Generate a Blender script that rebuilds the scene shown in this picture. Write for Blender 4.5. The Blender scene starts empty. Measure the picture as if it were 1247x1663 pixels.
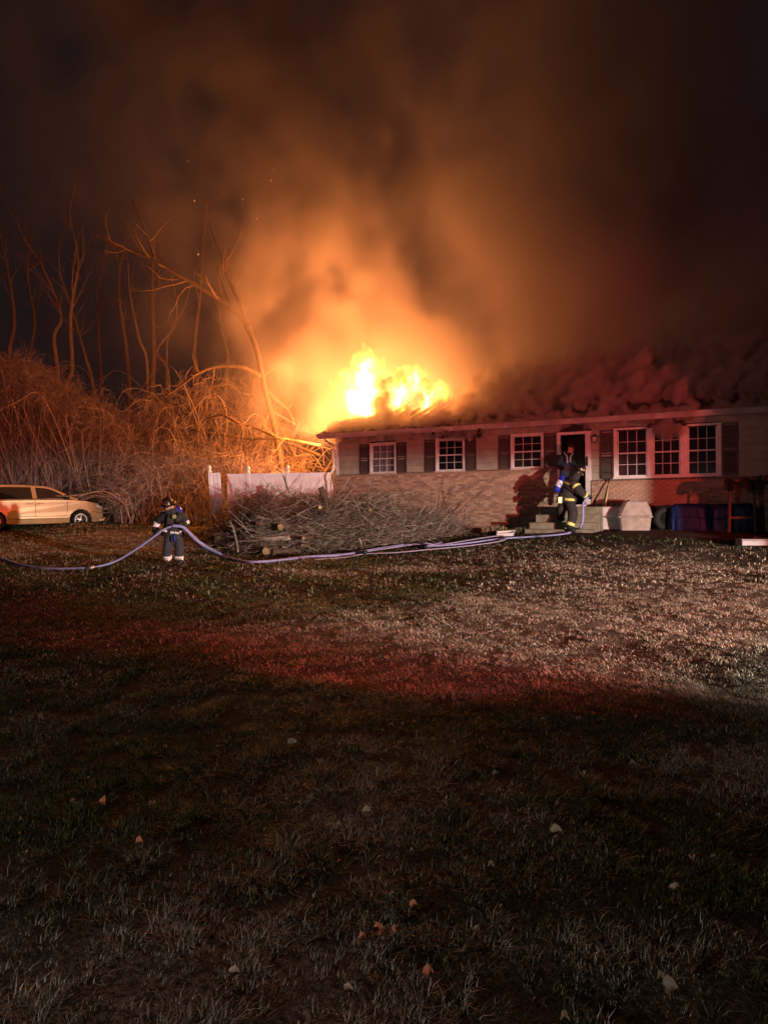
import bpy, bmesh, math, random
import numpy as np
from mathutils import Vector, Matrix, noise as mnoise
R = random.Random(7)
NR = np.random.default_rng(11)
S = bpy.context.scene
C = S.collection
# ------------------------------------------------------------------ camera
F = 1170.0; CX, CY = 623.5, 831.5
_a = math.atan(16.5 / F); _ro = 0.013
_r0 = np.array([1., 0, 0]); _u0 = np.array([0, math.sin(_a), math.cos(_a)])
CF = np.array([0, math.cos(_a), -math.sin(_a)])
CU = math.cos(_ro) * _u0 + math.sin(_ro) * _r0
CR = math.cos(_ro) * _r0 - math.sin(_ro) * _u0
CP = np.array([0, 0, 1.6])
cam = bpy.data.cameras.new('camera'); cam_o = bpy.data.objects.new('camera', cam); C.objects.link(cam_o)
cam.sensor_fit = 'VERTICAL'; cam.sensor_height = 24.0; cam.lens = 24.0 * F / 1663.0
cam.clip_start = 0.05; cam.clip_end = 2000
_m = Matrix.Identity(4)
for i in range(3):
    _m[i][0] = CR[i]; _m[i][1] = CU[i]; _m[i][2] = -CF[i]; _m[i][3] = CP[i]
cam_o.matrix_world = _m
S.camera = cam_o
# ------------------------------------------------------------------ world: night sky
W = bpy.data.worlds.new('World'); S.world = W; W.use_nodes = True
_n = W.node_tree.nodes; _l = W.node_tree.links
_bg = _n['Background']
_sky = _n.new('ShaderNodeTexSky'); _sky.sky_type = 'NISHITA'; _sky.sun_disc = False
_sky.sun_elevation = math.radians(-4); _sky.sun_rotation = math.radians(200)
_ad = _n.new('ShaderNodeMix'); _ad.data_type = 'RGBA'; _ad.blend_type = 'ADD'; _ad.inputs[0].default_value = 1.0
_l.new(_sky.outputs[0], _ad.inputs[6]); _ad.inputs[7].default_value = (.125, .105, .125, 1)   # town glow on low smoky cloud
_l.new(_ad.outputs[2], _bg.inputs[0]); _bg.inputs[1].default_value = 0.05
# ------------------------------------------------------------------ exposure and sampling
S.view_settings.view_transform = 'Standard'; S.view_settings.look = 'None'
S.view_settings.exposure = 0.0; S.view_settings.gamma = 1.0
cy = S.cycles
cy.max_bounces = 5; cy.diffuse_bounces = 2; cy.glossy_bounces = 2; cy.transmission_bounces = 3
cy.transparent_max_bounces = 10; cy.volume_bounces = 1
cy.volume_step_rate = 2.0; cy.volume_max_steps = 128
cy.use_denoising = True; cy.denoiser = 'OPENIMAGEDENOISE'
cy.sample_clamp_indirect = 3.0; cy.sample_clamp_direct = 0
cy.caustics_reflective = False; cy.caustics_refractive = False
# ------------------------------------------------------------------ lamps of the place and added ones
def lamp(name, kind, loc, color, power, size, beam=None):
    """A lamp. beam = list of (plane normal, start, end, vertical?) limits: set by hand to shape where its light falls."""
    L = bpy.data.lights.new(name, kind); o = bpy.data.objects.new(name, L); C.objects.link(o)
    o.location = loc; L.color = color; L.energy = power; L.shadow_soft_size = size
    if beam:
        L.use_nodes = True; t = L.node_tree; N = t.nodes; K = t.links
        em = N['Emission']; geo = N.new('ShaderNodeNewGeometry')
        cur = None
        for nrm, a, b in beam:
            dp = N.new('ShaderNodeVectorMath'); dp.operation = 'DOT_PRODUCT'
            K.new(geo.outputs['Incoming'], dp.inputs[0]); dp.inputs[1].default_value = nrm
            mr = N.new('ShaderNodeMapRange'); mr.interpolation_type = 'SMOOTHERSTEP'
            mr.inputs['From Min'].default_value = a; mr.inputs['From Max'].default_value = b
            K.new(dp.outputs['Value'], mr.inputs['Value'])
            if cur is None: cur = mr.outputs[0]
            else:
                mu = N.new('ShaderNodeMath'); mu.operation = 'MULTIPLY'
                K.new(cur, mu.inputs[0]); K.new(mr.outputs[0], mu.inputs[1]); cur = mu.outputs[0]
        K.new(cur, em.inputs['Strength'])
    return o
def azn(deg):      # horizontal normal whose dot with a direction at azimuth a is sin(deg - a)
    a = math.radians(deg); return (math.sin(a), -math.cos(a), 0.0)
def sn(d): return math.sin(math.radians(d))
# headlights of the engine parked to the right of the camera: low beam with a cut-off above and at both sides
HL = (11.5, 0.8, 1.25)
def edge_plane(L, A, B):          # unit normal of the plane through a lamp and a line on the ground, facing the far side
    L, A, B = (np.array(q, float) for q in (L, A, B)); n = np.cross(A - L, B - L); n /= np.linalg.norm(n)
    if n[1] < 0: n = -n
    return tuple(float(v) for v in n)
lamp('truck_headlight', 'POINT', HL, (1.0, 0.93, 0.81), 19000, 0.14,
     [(edge_plane(HL, (-2.07, 8.87, 0), (2.5, 5.24, 0)), sn(-1.0), sn(4.5)), (azn(100.7), sn(0.3), sn(-.3)), ((0, 0, 1), sn(5.2), sn(2.4))])
# red beacons of the same engine, and of a second one up the road to the left
RB = (10.9, -0.2, 2.4)
lamp('truck_beacon', 'POINT', RB, (1.0, 0.08, 0.065), 9500, 0.06,
     [(edge_plane(RB, (-4.1, 8.1, 0), (2.6, 4.75, 0)), sn(-.3), sn(1.0)), (azn(95.3), sn(0.3), sn(-.8)), ((0, 0, 1), sn(-13.4), sn(-12.0)), ((0, 0, 1), sn(22), sn(12))])
lamp('engine_beacon', 'POINT', (-12.8, -2.5, 3.0), (1.0, 0.17, 0.15), 5200, 0.30,
     [((0, 0, 1), sn(-4.5), sn(-.5)), ((0, 0, 1), sn(20), sn(10)), (azn(45.5), sn(4.0), sn(-1.0))])
lamp('foreground_fill', 'POINT', (-4.5, -2.2, 1.35), (0.97, 0.93, 0.92), 640, 0.03)  # added unseen lamp, so the near grass blades catch some light
# lamps for the fire's light; some added in the smoke to widen its glow
FL = lambda x, y, Z: tuple(CP + (CF + (x - CX) / F * CR - (y - CY) / F * CU) * Z)
for x, y, Z, pw, rr in ((598, 655, 31.2, 4300, .7), (690, 655, 30.8, 2500, .6), (518, 702, 28.2, 3600, .6), (705, 640, 26.0, 550, .4), (560, 490, 29.6, 1500, 1.2), (640, 560, 30.0, 500, 1.0), (470, 600, 29.8, 1500, 1.0), (530, 390, 31, 180, 1.6)):
    lamp('fire_glow', 'POINT', FL(x, y, Z), (1.0, 0.29, 0.060), pw * .85, rr)
# ------------------------------------------------------------------ measuring helpers
def ray(x, y): return CF + (x - CX) / F * CR - (y - CY) / F * CU
def at(x, y, Z): return CP + ray(x, y) * Z
H0 = np.array([-1.67, 25.93, 0.0]); HU = np.array([.8888, -.4583, 0]); HN = np.array([.4583, .8888, 0])
def ss(a, b, x):
    t = np.clip((x - a) / (b - a), 0, 1); return t * t * (3 - 2 * t)
def gz(x, y):
    x = np.asarray(x, float); y = np.asarray(y, float)
    d = -((x - H0[0]) * HN[0] + (y - H0[1]) * HN[1])
    z = 0.68 * (0.24 * ss(14.5, 6.5, d) + 0.76 * ss(6.8, 1.4, d))
    z = z + 0.30 * ss(-6, -13, x) * ss(19, 27, y)
    z = z + 0.035 * np.sin(x * .9 + 1.3) * np.sin(y * .7) + 0.02 * np.sin(x * 2.3 + y * 1.7)
    return z
def ong(x, y):
    v = ray(x, y); t = 3.0
    for _ in range(60):
        p = CP + v * t; z = float(gz(p[0], p[1]))
        t = 0.5 * t + 0.5 * ((z - CP[2]) / v[2] if v[2] < -1e-4 else 80)
    return CP + v * t
def hl(x, y, z=0.0):    # house coordinates -> world
    return H0 + HU * x + HN * y + np.array([0, 0, z])
HANG = math.atan2(-.4583, .8888)
def fac(x, y, off=0.0):  # pixel -> house coordinates at depth off behind the facade
    v = ray(x, y); t = ((H0 - CP) @ HN + off) / (v @ HN); p = CP + v * t
    return float((p - H0) @ HU), float(p[2])
# ------------------------------------------------------------------ objects
def tag(o, label=None, cat=None, group=None, kind=None):
    if label: o['label'] = label
    if cat: o['category'] = cat
    if group: o['group'] = group
    if kind: o['kind'] = kind
    return o
def empty(name, loc=(0, 0, 0), rz=0.0):
    o = bpy.data.objects.new(name, None); C.objects.link(o)
    o.location = [float(v) for v in loc]; o.rotation_euler = (0, 0, rz); o.empty_display_size = .2; return o
def link(name, me, parent=None, loc=None, rot=None):
    o = bpy.data.objects.new(name, me); C.objects.link(o)
    if parent: o.parent = parent
    if loc is not None: o.location = [float(v) for v in loc]
    if rot is not None: o.rotation_euler = rot
    return o
# ------------------------------------------------------------------ geometry-node volumes
class GX:
    """small expression builder over a node tree"""
    def __init__(s, t): s.t = t
    def n(s, ty, **k):
        x = s.t.nodes.new(ty)
        for a, b in k.items(): setattr(x, a, b)
        return x
    def put(s, sock, v):
        if isinstance(v, bpy.types.NodeSocket): s.t.links.new(v, sock)
        else: sock.default_value = v
    def m(s, op, *a, clamp=False):
        x = s.n('ShaderNodeMath', operation=op, use_clamp=clamp)
        for i, v in enumerate(a): s.put(x.inputs[i], v)
        return x.outputs[0]
    def v(s, op, *a, scale=None):
        x = s.n('ShaderNodeVectorMath', operation=op)
        for i, v in enumerate(a): s.put(x.inputs[i], v)
        if scale is not None: s.put(x.inputs['Scale'], scale)
        return x.outputs['Value'] if op in ('LENGTH', 'DOT_PRODUCT', 'DISTANCE') else x.outputs[0]
    def xyz(s, v):
        x = s.n('ShaderNodeSeparateXYZ'); s.put(x.inputs[0], v); return x.outputs
    def comb(s, a, b, c):
        x = s.n('ShaderNodeCombineXYZ')
        for i, v in enumerate((a, b, c)): s.put(x.inputs[i], v)
        return x.outputs[0]
    def noise(s, vec, scale, detail=3, rough=.55, color=False, dist=0.0):
        x = s.n('ShaderNodeTexNoise'); s.put(x.inputs['Vector'], vec)
        x.inputs['Scale'].default_value = scale; x.inputs['Detail'].default_value = detail
        x.inputs['Roughness'].default_value = rough; x.inputs['Distortion'].default_value = dist
        return x.outputs['Color'] if color else x.outputs[0]
    def vor(s, vec, scale, smooth=None):
        x = s.n('ShaderNodeTexVoronoi'); x.feature = 'SMOOTH_F1' if smooth else 'F1'
        s.put(x.inputs['Vector'], vec); x.inputs['Scale'].default_value = scale
        if smooth: x.inputs['Smoothness'].default_value = smooth
        return x.outputs['Distance']
    def mr(s, v, a, b, c=0.0, d=1.0, interp='SMOOTHSTEP'):
        x = s.n('ShaderNodeMapRange'); x.interpolation_type = interp
        s.put(x.inputs['Value'], v)
        for k, q in zip(('From Min', 'From Max', 'To Min', 'To Max'), (a, b, c, d)): s.put(x.inputs[k], q)
        return x.outputs[0]
def bake(o):
    dg = bpy.context.evaluated_depsgraph_get(); me = bpy.data.meshes.new_from_object(o.evaluated_get(dg)); mt_ = list(o.data.materials)
    o.modifiers.clear(); o.data = me; me.materials.clear(); [me.materials.append(m) for m in mt_]; return o
def gn_volume(name, build, lo, hi, res, mat, to_mesh=None, parent=None):
    me = bpy.data.meshes.new(name); o = bpy.data.objects.new(name, me); C.objects.link(o)
    g = bpy.data.node_groups.new(name + '_nodes', 'GeometryNodeTree')
    g.interface.new_socket('Geometry', in_out='OUTPUT', socket_type='NodeSocketGeometry')
    X = GX(g); out = X.n('NodeGroupOutput')
    pos = X.n('GeometryNodeInputPosition').outputs[0]
    d = build(X, pos)
    vc = X.n('GeometryNodeVolumeCube')
    X.put(vc.inputs['Density'], d)
    vc.inputs['Min'].default_value = lo; vc.inputs['Max'].default_value = hi
    for k, r in zip('XYZ', res): vc.inputs['Resolution ' + k].default_value = int(r)
    geo = vc.outputs[0]
    if to_mesh is not None:
        vm = X.n('GeometryNodeVolumeToMesh'); vm.resolution_mode = 'GRID'
        g.links.new(geo, vm.inputs[0]); vm.inputs['Threshold'].default_value = to_mesh
        geo = vm.outputs[0]
        sh = X.n('GeometryNodeSetShadeSmooth'); g.links.new(geo, sh.inputs[0]); geo = sh.outputs[0]
    sm = X.n('GeometryNodeSetMaterial'); g.links.new(geo, sm.inputs[0]); sm.inputs['Material'].default_value = mat
    g.links.new(sm.outputs[0], out.inputs[0])
    mod = o.modifiers.new('volume', 'NODES'); mod.node_group = g
    me.materials.append(mat)
    return o
def vol_mat(name, color, density, emis=None, strength=0.0, aniso=0.0, attr='density', extra=None):
    m = bpy.data.materials.new(name); m.use_nodes = True; t = m.node_tree
    for x in list(t.nodes): t.nodes.remove(x)
    out = t.nodes.new('ShaderNodeOutputMaterial'); pv = t.nodes.new('ShaderNodeVolumePrincipled')
    t.links.new(pv.outputs[0], out.inputs['Volume'])
    pv.inputs['Color'].default_value = (*color, 1); pv.inputs['Density'].default_value = density
    pv.inputs['Density Attribute'].default_value = attr
    pv.inputs['Anisotropy'].default_value = aniso
    if emis: pv.inputs['Emission Color'].default_value = (*emis, 1); pv.inputs['Emission Strength'].default_value = strength
    if extra: extra(t, pv)
    return m
# ------------------------------------------------------------------ mesh builder
class MB:
    def __init__(s): s.v = []; s.f = []; s.mi = []; s.cur = 0
    def add(s, vs, fs):
        b = len(s.v); s.v += [tuple(float(c) for c in q) for q in vs]
        s.f += [tuple(b + i for i in q) for q in fs]; s.mi += [s.cur] * len(fs)
    def box(s, lo, hi, j=0.0):
        x0, y0, z0 = lo; x1, y1, z1 = hi
        vs = [(x0, y0, z0), (x1, y0, z0), (x1, y1, z0), (x0, y1, z0), (x0, y0, z1), (x1, y0, z1), (x1, y1, z1), (x0, y1, z1)]
        if j: vs = [tuple(c + R.uniform(-j, j) for c in q) for q in vs]
        s.add(vs, [(0, 3, 2, 1), (4, 5, 6, 7), (0, 1, 5, 4), (1, 2, 6, 5), (2, 3, 7, 6), (3, 0, 4, 7)])
    def prism(s, poly, a, b, axis='y'):
        """poly in the plane across axis, pushed from a to b"""
        n = len(poly)
        def P(p, t):
            return {'y': (p[0], t, p[1]), 'x': (t, p[0], p[1]), 'z': (p[0], p[1], t)}[axis]
        s.add([P(p, a) for p in poly] + [P(p, b) for p in poly],
              [tuple(range(n)), tuple(range(2 * n - 1, n - 1, -1))] + [(i, n + i, n + (i + 1) % n, (i + 1) % n) for i in range(n)])
    def tube(s, pts, rad, n=5, cap=True, flat=1.0, up=None):
        pts = [np.asarray(p, float) for p in pts]; m = len(pts)
        if not hasattr(rad, '__len__'): rad = [rad] * m
        vs = []; prev = None
        for i, p in enumerate(pts):
            d = pts[min(i + 1, m - 1)] - pts[max(i - 1, 0)]; L = np.linalg.norm(d); d = d / L if L > 1e-9 else np.array([0, 0, 1.])
            if up is not None: a = np.cross(d, up)
            elif prev is None: a = np.cross(d, [0, 0, 1.] if abs(d[2]) < .9 else [1., 0, 0])
            else: a = prev - d * (prev @ d)
            a = a / max(np.linalg.norm(a), 1e-9); prev = a; b = np.cross(d, a)
            for k in range(n):
                t = 2 * math.pi * k / n
                vs.append(p + (a * math.cos(t) + b * math.sin(t) * flat) * rad[i])
        fs = [(i * n + k, i * n + (k + 1) % n, (i + 1) * n + (k + 1) % n, (i + 1) * n + k) for i in range(m - 1) for k in range(n)]
        if cap: fs += [tuple(range(n - 1, -1, -1)), tuple((m - 1) * n + k for k in range(n))]
        s.add(vs, fs)
    def lathe(s, prof, c=(0, 0, 0), n=16, ax=2, sc=(1, 1)):
        vs = []
        for r_, h in prof:
            for k in range(n):
                t = 2 * math.pi * k / n; q = [r_ * math.cos(t) * sc[0], r_ * math.sin(t) * sc[1], h]
                if ax == 1: q = [q[0], q[2], q[1]]
                if ax == 0: q = [q[2], q[0], q[1]]
                vs.append([q[i] + c[i] for i in range(3)])
        m = len(prof)
        fs = [(i * n + k, i * n + (k + 1) % n, (i + 1) * n + (k + 1) % n, (i + 1) * n + k) for i in range(m - 1) for k in range(n)]
        fs += [tuple(range(n - 1, -1, -1)), tuple((m - 1) * n + k for k in range(n))]
        s.add(vs, fs)
    def mesh(s, name, mats, smooth=False, recalc=True):
        me = bpy.data.meshes.new(name); me.from_pydata(s.v, [], s.f)
        if not isinstance(mats, (list, tuple)): mats = [mats]
        for m in mats: me.materials.append(m)
        if len(mats) > 1: me.polygons.foreach_set('material_index', s.mi)
        if recalc and len(s.f) < 60000:
            bm = bmesh.new(); bm.from_mesh(me); bmesh.ops.recalc_face_normals(bm, faces=bm.faces); bm.to_mesh(me); bm.free()
        if smooth: me.polygons.foreach_set('use_smooth', [True] * len(me.polygons))
        me.update(); return me
    def build(s, name, mats, parent=None, smooth=False, bevel=0.0, loc=None, rot=None, seg=1):
        o = link(name, s.mesh(name, mats, smooth), parent, loc, rot)
        if bevel:
            b = o.modifiers.new('bevel', 'BEVEL'); b.width = bevel; b.segments = seg; b.limit_method = 'ANGLE'; b.angle_limit = math.radians(35)
        return o
def B(name, lo, hi, m, parent=None, bevel=0.0, j=0.0):
    b = MB(); b.box(lo, hi, j); return b.build(name, m, parent, bevel=bevel)
# ------------------------------------------------------------------ materials
def mat(name, col, rough=.7, col2=None, scale=6.0, bump=0.0, bscale=None, metal=0.0, detail=4, stretch=(1, 1, 1), spec=.4, per_object=0.0, lo=.35, hi=.65, sheen=0, obj=True):
    m = bpy.data.materials.new(name); m.use_nodes = True; t = m.node_tree; N = t.nodes; K = t.links
    p = N['Principled BSDF']; p.inputs['Roughness'].default_value = rough; p.inputs['Metallic'].default_value = metal
    p.inputs['Specular IOR Level'].default_value = spec
    p.inputs['Base Color'].default_value = (*col, 1)
    tc = N.new('ShaderNodeTexCoord'); mp = N.new('ShaderNodeMapping'); mp.inputs['Scale'].default_value = stretch
    K.new(tc.outputs['Object' if obj else 'Generated'], mp.inputs[0])
    cur = None
    if col2 is not None:
        ns = N.new('ShaderNodeTexNoise'); ns.inputs['Scale'].default_value = scale; ns.inputs['Detail'].default_value = detail
        K.new(mp.outputs[0], ns.inputs['Vector'])
        mr = N.new('ShaderNodeMapRange'); mr.inputs['From Min'].default_value = lo; mr.inputs['From Max'].default_value = hi
        K.new(ns.outputs[0], mr.inputs[0])
        mx = N.new('ShaderNodeMix'); mx.data_type = 'RGBA'; K.new(mr.outputs[0], mx.inputs[0])
        mx.inputs[6].default_value = (*col, 1); mx.inputs[7].default_value = (*col2, 1); cur = mx.outputs[2]
    if per_object:
        oi = N.new('ShaderNodeObjectInfo'); hs = N.new('ShaderNodeHueSaturation')
        mr = N.new('ShaderNodeMapRange'); mr.inputs['To Min'].default_value = 1 - per_object; mr.inputs['To Max'].default_value = 1 + per_object
        K.new(oi.outputs['Random'], mr.inputs[0]); K.new(mr.outputs[0], hs.inputs['Value'])
        if cur is None: hs.inputs['Color'].default_value = (*col, 1)
        else: K.new(cur, hs.inputs['Color'])
        cur = hs.outputs[0]
    if cur is not None: K.new(cur, p.inputs['Base Color'])
    if bump:
        ns = N.new('ShaderNodeTexNoise'); ns.inputs['Scale'].default_value = bscale or scale * 3; ns.inputs['Detail'].default_value = 3
        K.new(mp.outputs[0], ns.inputs['Vector'])
        bp = N.new('ShaderNodeBump'); bp.inputs['Strength'].default_value = 1.0; bp.inputs['Distance'].default_value = bump
        K.new(ns.outputs[0], bp.inputs['Height']); K.new(bp.outputs[0], p.inputs['Normal'])
    return m
def glass_mat(name, tint=(.02, .02, .025), refl=.10, clear=.7):
    m = bpy.data.materials.new(name); m.use_nodes = True; t = m.node_tree; N = t.nodes; K = t.links
    p = N['Principled BSDF']; p.inputs['Base Color'].default_value = (*tint, 1); p.inputs['Roughness'].default_value = refl
    tr = N.new('ShaderNodeBsdfTransparent'); mx = N.new('ShaderNodeMixShader'); mx.inputs[0].default_value = 1 - clear
    K.new(tr.outputs[0], mx.inputs[1]); K.new(p.outputs[0], mx.inputs[2]); K.new(mx.outputs[0], N['Material Output'].inputs[0])
    return m
M = {}
M['siding'] = mat('siding_paint', (.33, .30, .24), .6, (.25, .225, .18), 3, .002, 40, per_object=.05)
M['trim'] = mat('white_trim', (.66, .64, .62), .45, (.52, .50, .48), 5)
M['shutter'] = mat('shutter_paint', (.035, .016, .017), .5, (.05, .025, .022), 7)
M['mortar'] = mat('mortar', (.30, .26, .21), .9, (.22, .19, .15), 8, .003, 60)
M['brick'] = mat('brick_clay', (.40, .25, .165), .85, (.28, .17, .11), 11, .004, 70, per_object=.14)
M['brickA'] = mat('brick_clay_a', (.44, .29, .20), .85, (.36, .23, .15), 9, .004, 70)
M['brickB'] = mat('brick_clay_b', (.36, .215, .14), .85, (.28, .17, .11), 9, .004, 70)
M['brickC'] = mat('brick_clay_c', (.27, .16, .11), .85, (.20, .12, .09), 9, .004, 70)
M['glass'] = glass_mat('window_glass')
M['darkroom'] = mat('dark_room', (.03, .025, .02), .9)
M['shingle'] = mat('shingle', (.05, .04, .035), .9, (.09, .07, .06), 12, .004, 60)
M['char'] = mat('charred_wood', (.018, .013, .011), .85, (.05, .035, .028), 14, .008, 30)
M['concrete'] = mat('step_concrete', (.25, .23, .17), .9, (.16, .15, .10), 5, .006, 40)
M['black'] = mat('black_plastic', (.012, .012, .013), .5)
M['steel'] = mat('dull_steel', (.35, .35, .36), .4, metal=.8)
M['curtain'] = mat('curtain_cloth', (.55, .50, .52), .9, (.42, .39, .40), 8, .01, 12, stretch=(6, 6, .4))
# ------------------------------------------------------------------ the ground
def fbm(x, y, s, o=4, seed=0.0):
    v = np.zeros_like(x, float); a = 1.0; t = 0
    for k in range(o):
        r_ = np.random.default_rng(int(seed * 10) + k * 7 + 3)
        for _ in range(4):
            an = r_.uniform(0, 6.283); ph = r_.uniform(0, 6.283); f_ = s * r_.uniform(.7, 1.4)
            v += a * np.sin((x * math.cos(an) + y * math.sin(an)) * f_ + ph + 1.3 * np.sin(.6 * f_ * (y * math.cos(an) - x * math.sin(an)) + ph)) / 4
        t += a * .5; a *= .6; s *= 2.05
    return v / t
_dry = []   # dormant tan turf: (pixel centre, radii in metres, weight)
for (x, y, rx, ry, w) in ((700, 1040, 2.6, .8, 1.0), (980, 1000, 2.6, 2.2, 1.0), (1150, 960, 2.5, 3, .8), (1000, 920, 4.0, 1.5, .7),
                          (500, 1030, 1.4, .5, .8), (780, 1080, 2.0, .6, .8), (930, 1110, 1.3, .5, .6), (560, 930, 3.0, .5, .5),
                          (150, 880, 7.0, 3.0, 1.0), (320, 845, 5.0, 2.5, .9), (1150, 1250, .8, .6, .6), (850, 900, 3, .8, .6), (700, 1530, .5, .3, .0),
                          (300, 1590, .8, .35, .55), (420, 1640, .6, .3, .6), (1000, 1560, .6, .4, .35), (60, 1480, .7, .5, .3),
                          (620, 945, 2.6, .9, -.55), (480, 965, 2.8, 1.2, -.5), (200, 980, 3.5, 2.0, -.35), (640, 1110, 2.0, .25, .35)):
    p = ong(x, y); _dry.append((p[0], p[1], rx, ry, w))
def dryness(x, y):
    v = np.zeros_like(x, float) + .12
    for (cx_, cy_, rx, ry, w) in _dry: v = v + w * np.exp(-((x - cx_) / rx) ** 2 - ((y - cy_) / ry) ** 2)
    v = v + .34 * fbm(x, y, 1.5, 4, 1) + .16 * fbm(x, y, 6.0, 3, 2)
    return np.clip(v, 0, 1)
_soil = [ong(x, y) for x, y in ((350, 893), (420, 902), (520, 893), (640, 884), (740, 872), (840, 866), (960, 872), (1240, 880))]
def soilness(x, y):
    d = -((x - H0[0]) * HN[0] + (y - H0[1]) * HN[1]) # distance in front of the facade
    v = np.zeros_like(x, float)
    px = np.array([q[0] for q in _soil]); py = np.array([q[1] for q in _soil])
    edge = np.interp(x, px, py)
    w = ss(-.25, .35, y - edge + .18 * fbm(x, y, 3, 2, 5)) * ss(-5.4, -4.4, x)
    return w * (d > -.5)
def nonuni(a, b, mid, h0, h1):
    xs = [mid]; x = mid
    while x < b: x += h0 + h1 * abs(x - mid); xs.append(x)
    x = mid
    while x > a: x -= h0 + h1 * abs(x - mid); xs.append(x)
    return np.array(sorted(xs))
gx = nonuni(-400, 400, 0.0, .05, .022); gy = nonuni(-60, 600, 3.0, .035, .018)
XX, YY = np.meshgrid(gx, gy); ZZ = gz(XX, YY) + .012 * fbm(XX, YY, 7, 3, 4) * (YY < 40)
D1 = dryness(XX, YY); D2 = soilness(XX, YY)
nx, ny = len(gx), len(gy)
me = bpy.data.meshes.new('ground')
idx = np.arange(nx * ny).reshape(ny, nx)
quads = np.stack([idx[:-1, :-1], idx[:-1, 1:], idx[1:, 1:], idx[1:, :-1]], -1).reshape(-1, 4)
me.from_pydata(np.stack([XX, YY, ZZ], -1).reshape(-1, 3).tolist(), [], quads.tolist())
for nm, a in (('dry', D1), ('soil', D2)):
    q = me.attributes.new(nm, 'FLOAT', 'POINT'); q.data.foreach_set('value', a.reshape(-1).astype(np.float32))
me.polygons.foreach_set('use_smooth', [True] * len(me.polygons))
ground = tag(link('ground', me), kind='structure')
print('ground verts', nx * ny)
m = bpy.data.materials.new('lawn_soil'); m.use_nodes = True; t = m.node_tree; X = GX(t); p = t.nodes['Principled BSDF']
def attr(X, n, ty='GEOMETRY'):
    a = X.n('ShaderNodeAttribute'); a.attribute_name = n; a.attribute_type = ty; return a.outputs['Fac']
def mixc(X, f, a, b):
    x = X.n('ShaderNodeMix', data_type='RGBA'); X.put(x.inputs[0], f)
    for i, c in ((6, a), (7, b)): X.put(x.inputs[i], c if isinstance(c, bpy.types.NodeSocket) else (*c, 1))
    return x.outputs[2]
pos = X.n('ShaderNodeNewGeometry').outputs['Position']
n1 = X.noise(pos, 5, 5, .65); n2 = X.noise(pos, 38, 4, .7); n3 = X.noise(pos, 1.1, 3, .5)
thatch = mixc(X, X.mr(n2, .35, .65), (.008, .006, .005), (.035, .027, .02))
green = mixc(X, X.mr(n2, .35, .65), (.008, .010, .005), (.03, .033, .014))
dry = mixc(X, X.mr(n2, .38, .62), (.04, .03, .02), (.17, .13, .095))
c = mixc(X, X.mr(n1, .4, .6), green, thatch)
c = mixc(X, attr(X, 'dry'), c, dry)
soil = mixc(X, X.mr(n1, .35, .65), (.045, .018, .012), (.085, .04, .026))
c = mixc(X, attr(X, 'soil'), c, soil)
X.put(p.inputs['Base Color'], c); p.inputs['Roughness'].default_value = .95; p.inputs['Specular IOR Level'].default_value = .15
bp = X.n('ShaderNodeBump'); bp.inputs['Distance'].default_value = .03; bp.inputs['Strength'].default_value = 1
X.put(bp.inputs['Height'], X.m('ADD', n2, X.m('MULTIPLY', n1, .6))); X.put(p.inputs['Normal'], bp.outputs[0])
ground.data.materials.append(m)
# ------------------------------------------------------------------ grass: tufts spread over the ground
def grass_mat():
    m = bpy.data.materials.new('grass_blade'); m.use_nodes = True; t = m.node_tree; X = GX(t); p = t.nodes['Principled BSDF']
    d = attr(X, 'dry', 'INSTANCER'); r1 = attr(X, 'rnd', 'INSTANCER'); r2 = attr(X, 'bl')
    r3 = X.m('POWER', r2, 2.6)
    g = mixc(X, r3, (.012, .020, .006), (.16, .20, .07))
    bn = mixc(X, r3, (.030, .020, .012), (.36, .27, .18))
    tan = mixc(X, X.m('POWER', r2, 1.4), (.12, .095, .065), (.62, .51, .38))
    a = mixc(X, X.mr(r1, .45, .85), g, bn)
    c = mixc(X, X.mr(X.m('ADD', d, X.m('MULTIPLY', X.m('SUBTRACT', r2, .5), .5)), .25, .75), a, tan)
    X.put(p.inputs['Base Color'], c); p.inputs['Roughness'].default_value = .6; p.inputs['Specular IOR Level'].default_value = .3
    return m
M['grass'] = grass_mat()
def tuft_mesh(name, nb, spread, hgt, wid, lean, seed):
    rg = np.random.default_rng(seed); vs = []; fs = []; at_ = []
    for i in range(nb):
        a = rg.uniform(0, 6.283); q = spread * math.sqrt(rg.uniform()); bx, by = q * math.cos(a), q * math.sin(a)
        h = hgt * rg.uniform(.45, 1.0); w = wid * rg.uniform(.6, 1.2); th = a + rg.uniform(-1.2, 1.2); l = lean * rg.uniform(.2, 1.2) * h
        cx_, sx_ = math.cos(th), math.sin(th); px_, py_ = -sx_ * w, cx_ * w; b = len(vs)
        for k, (t_, ww) in enumerate(((0, 1.0), (.5, .85))):
            ox, oy, oz = bx + cx_ * l * t_ * t_, by + sx_ * l * t_ * t_, h * (t_ - .12 * lean * t_ * t_)
            vs += [(ox - px_ * ww, oy - py_ * ww, oz), (ox + px_ * ww, oy + py_ * ww, oz)]
        vs.append((bx + cx_ * l, by + sx_ * l, h * (1 - .35 * min(lean, 1.5) * rg.uniform(.3, 1))))
        fs += [(b, b + 1, b + 3, b + 2), (b + 2, b + 3, b + 4)]; at_ += [rg.uniform()] * 5
    me = bpy.data.meshes.new(name); me.from_pydata(vs, [], fs)
    q = me.attributes.new('bl', 'FLOAT', 'POINT'); q.data.foreach_set('value', at_)
    me.materials.append(M['grass']); return me
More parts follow.
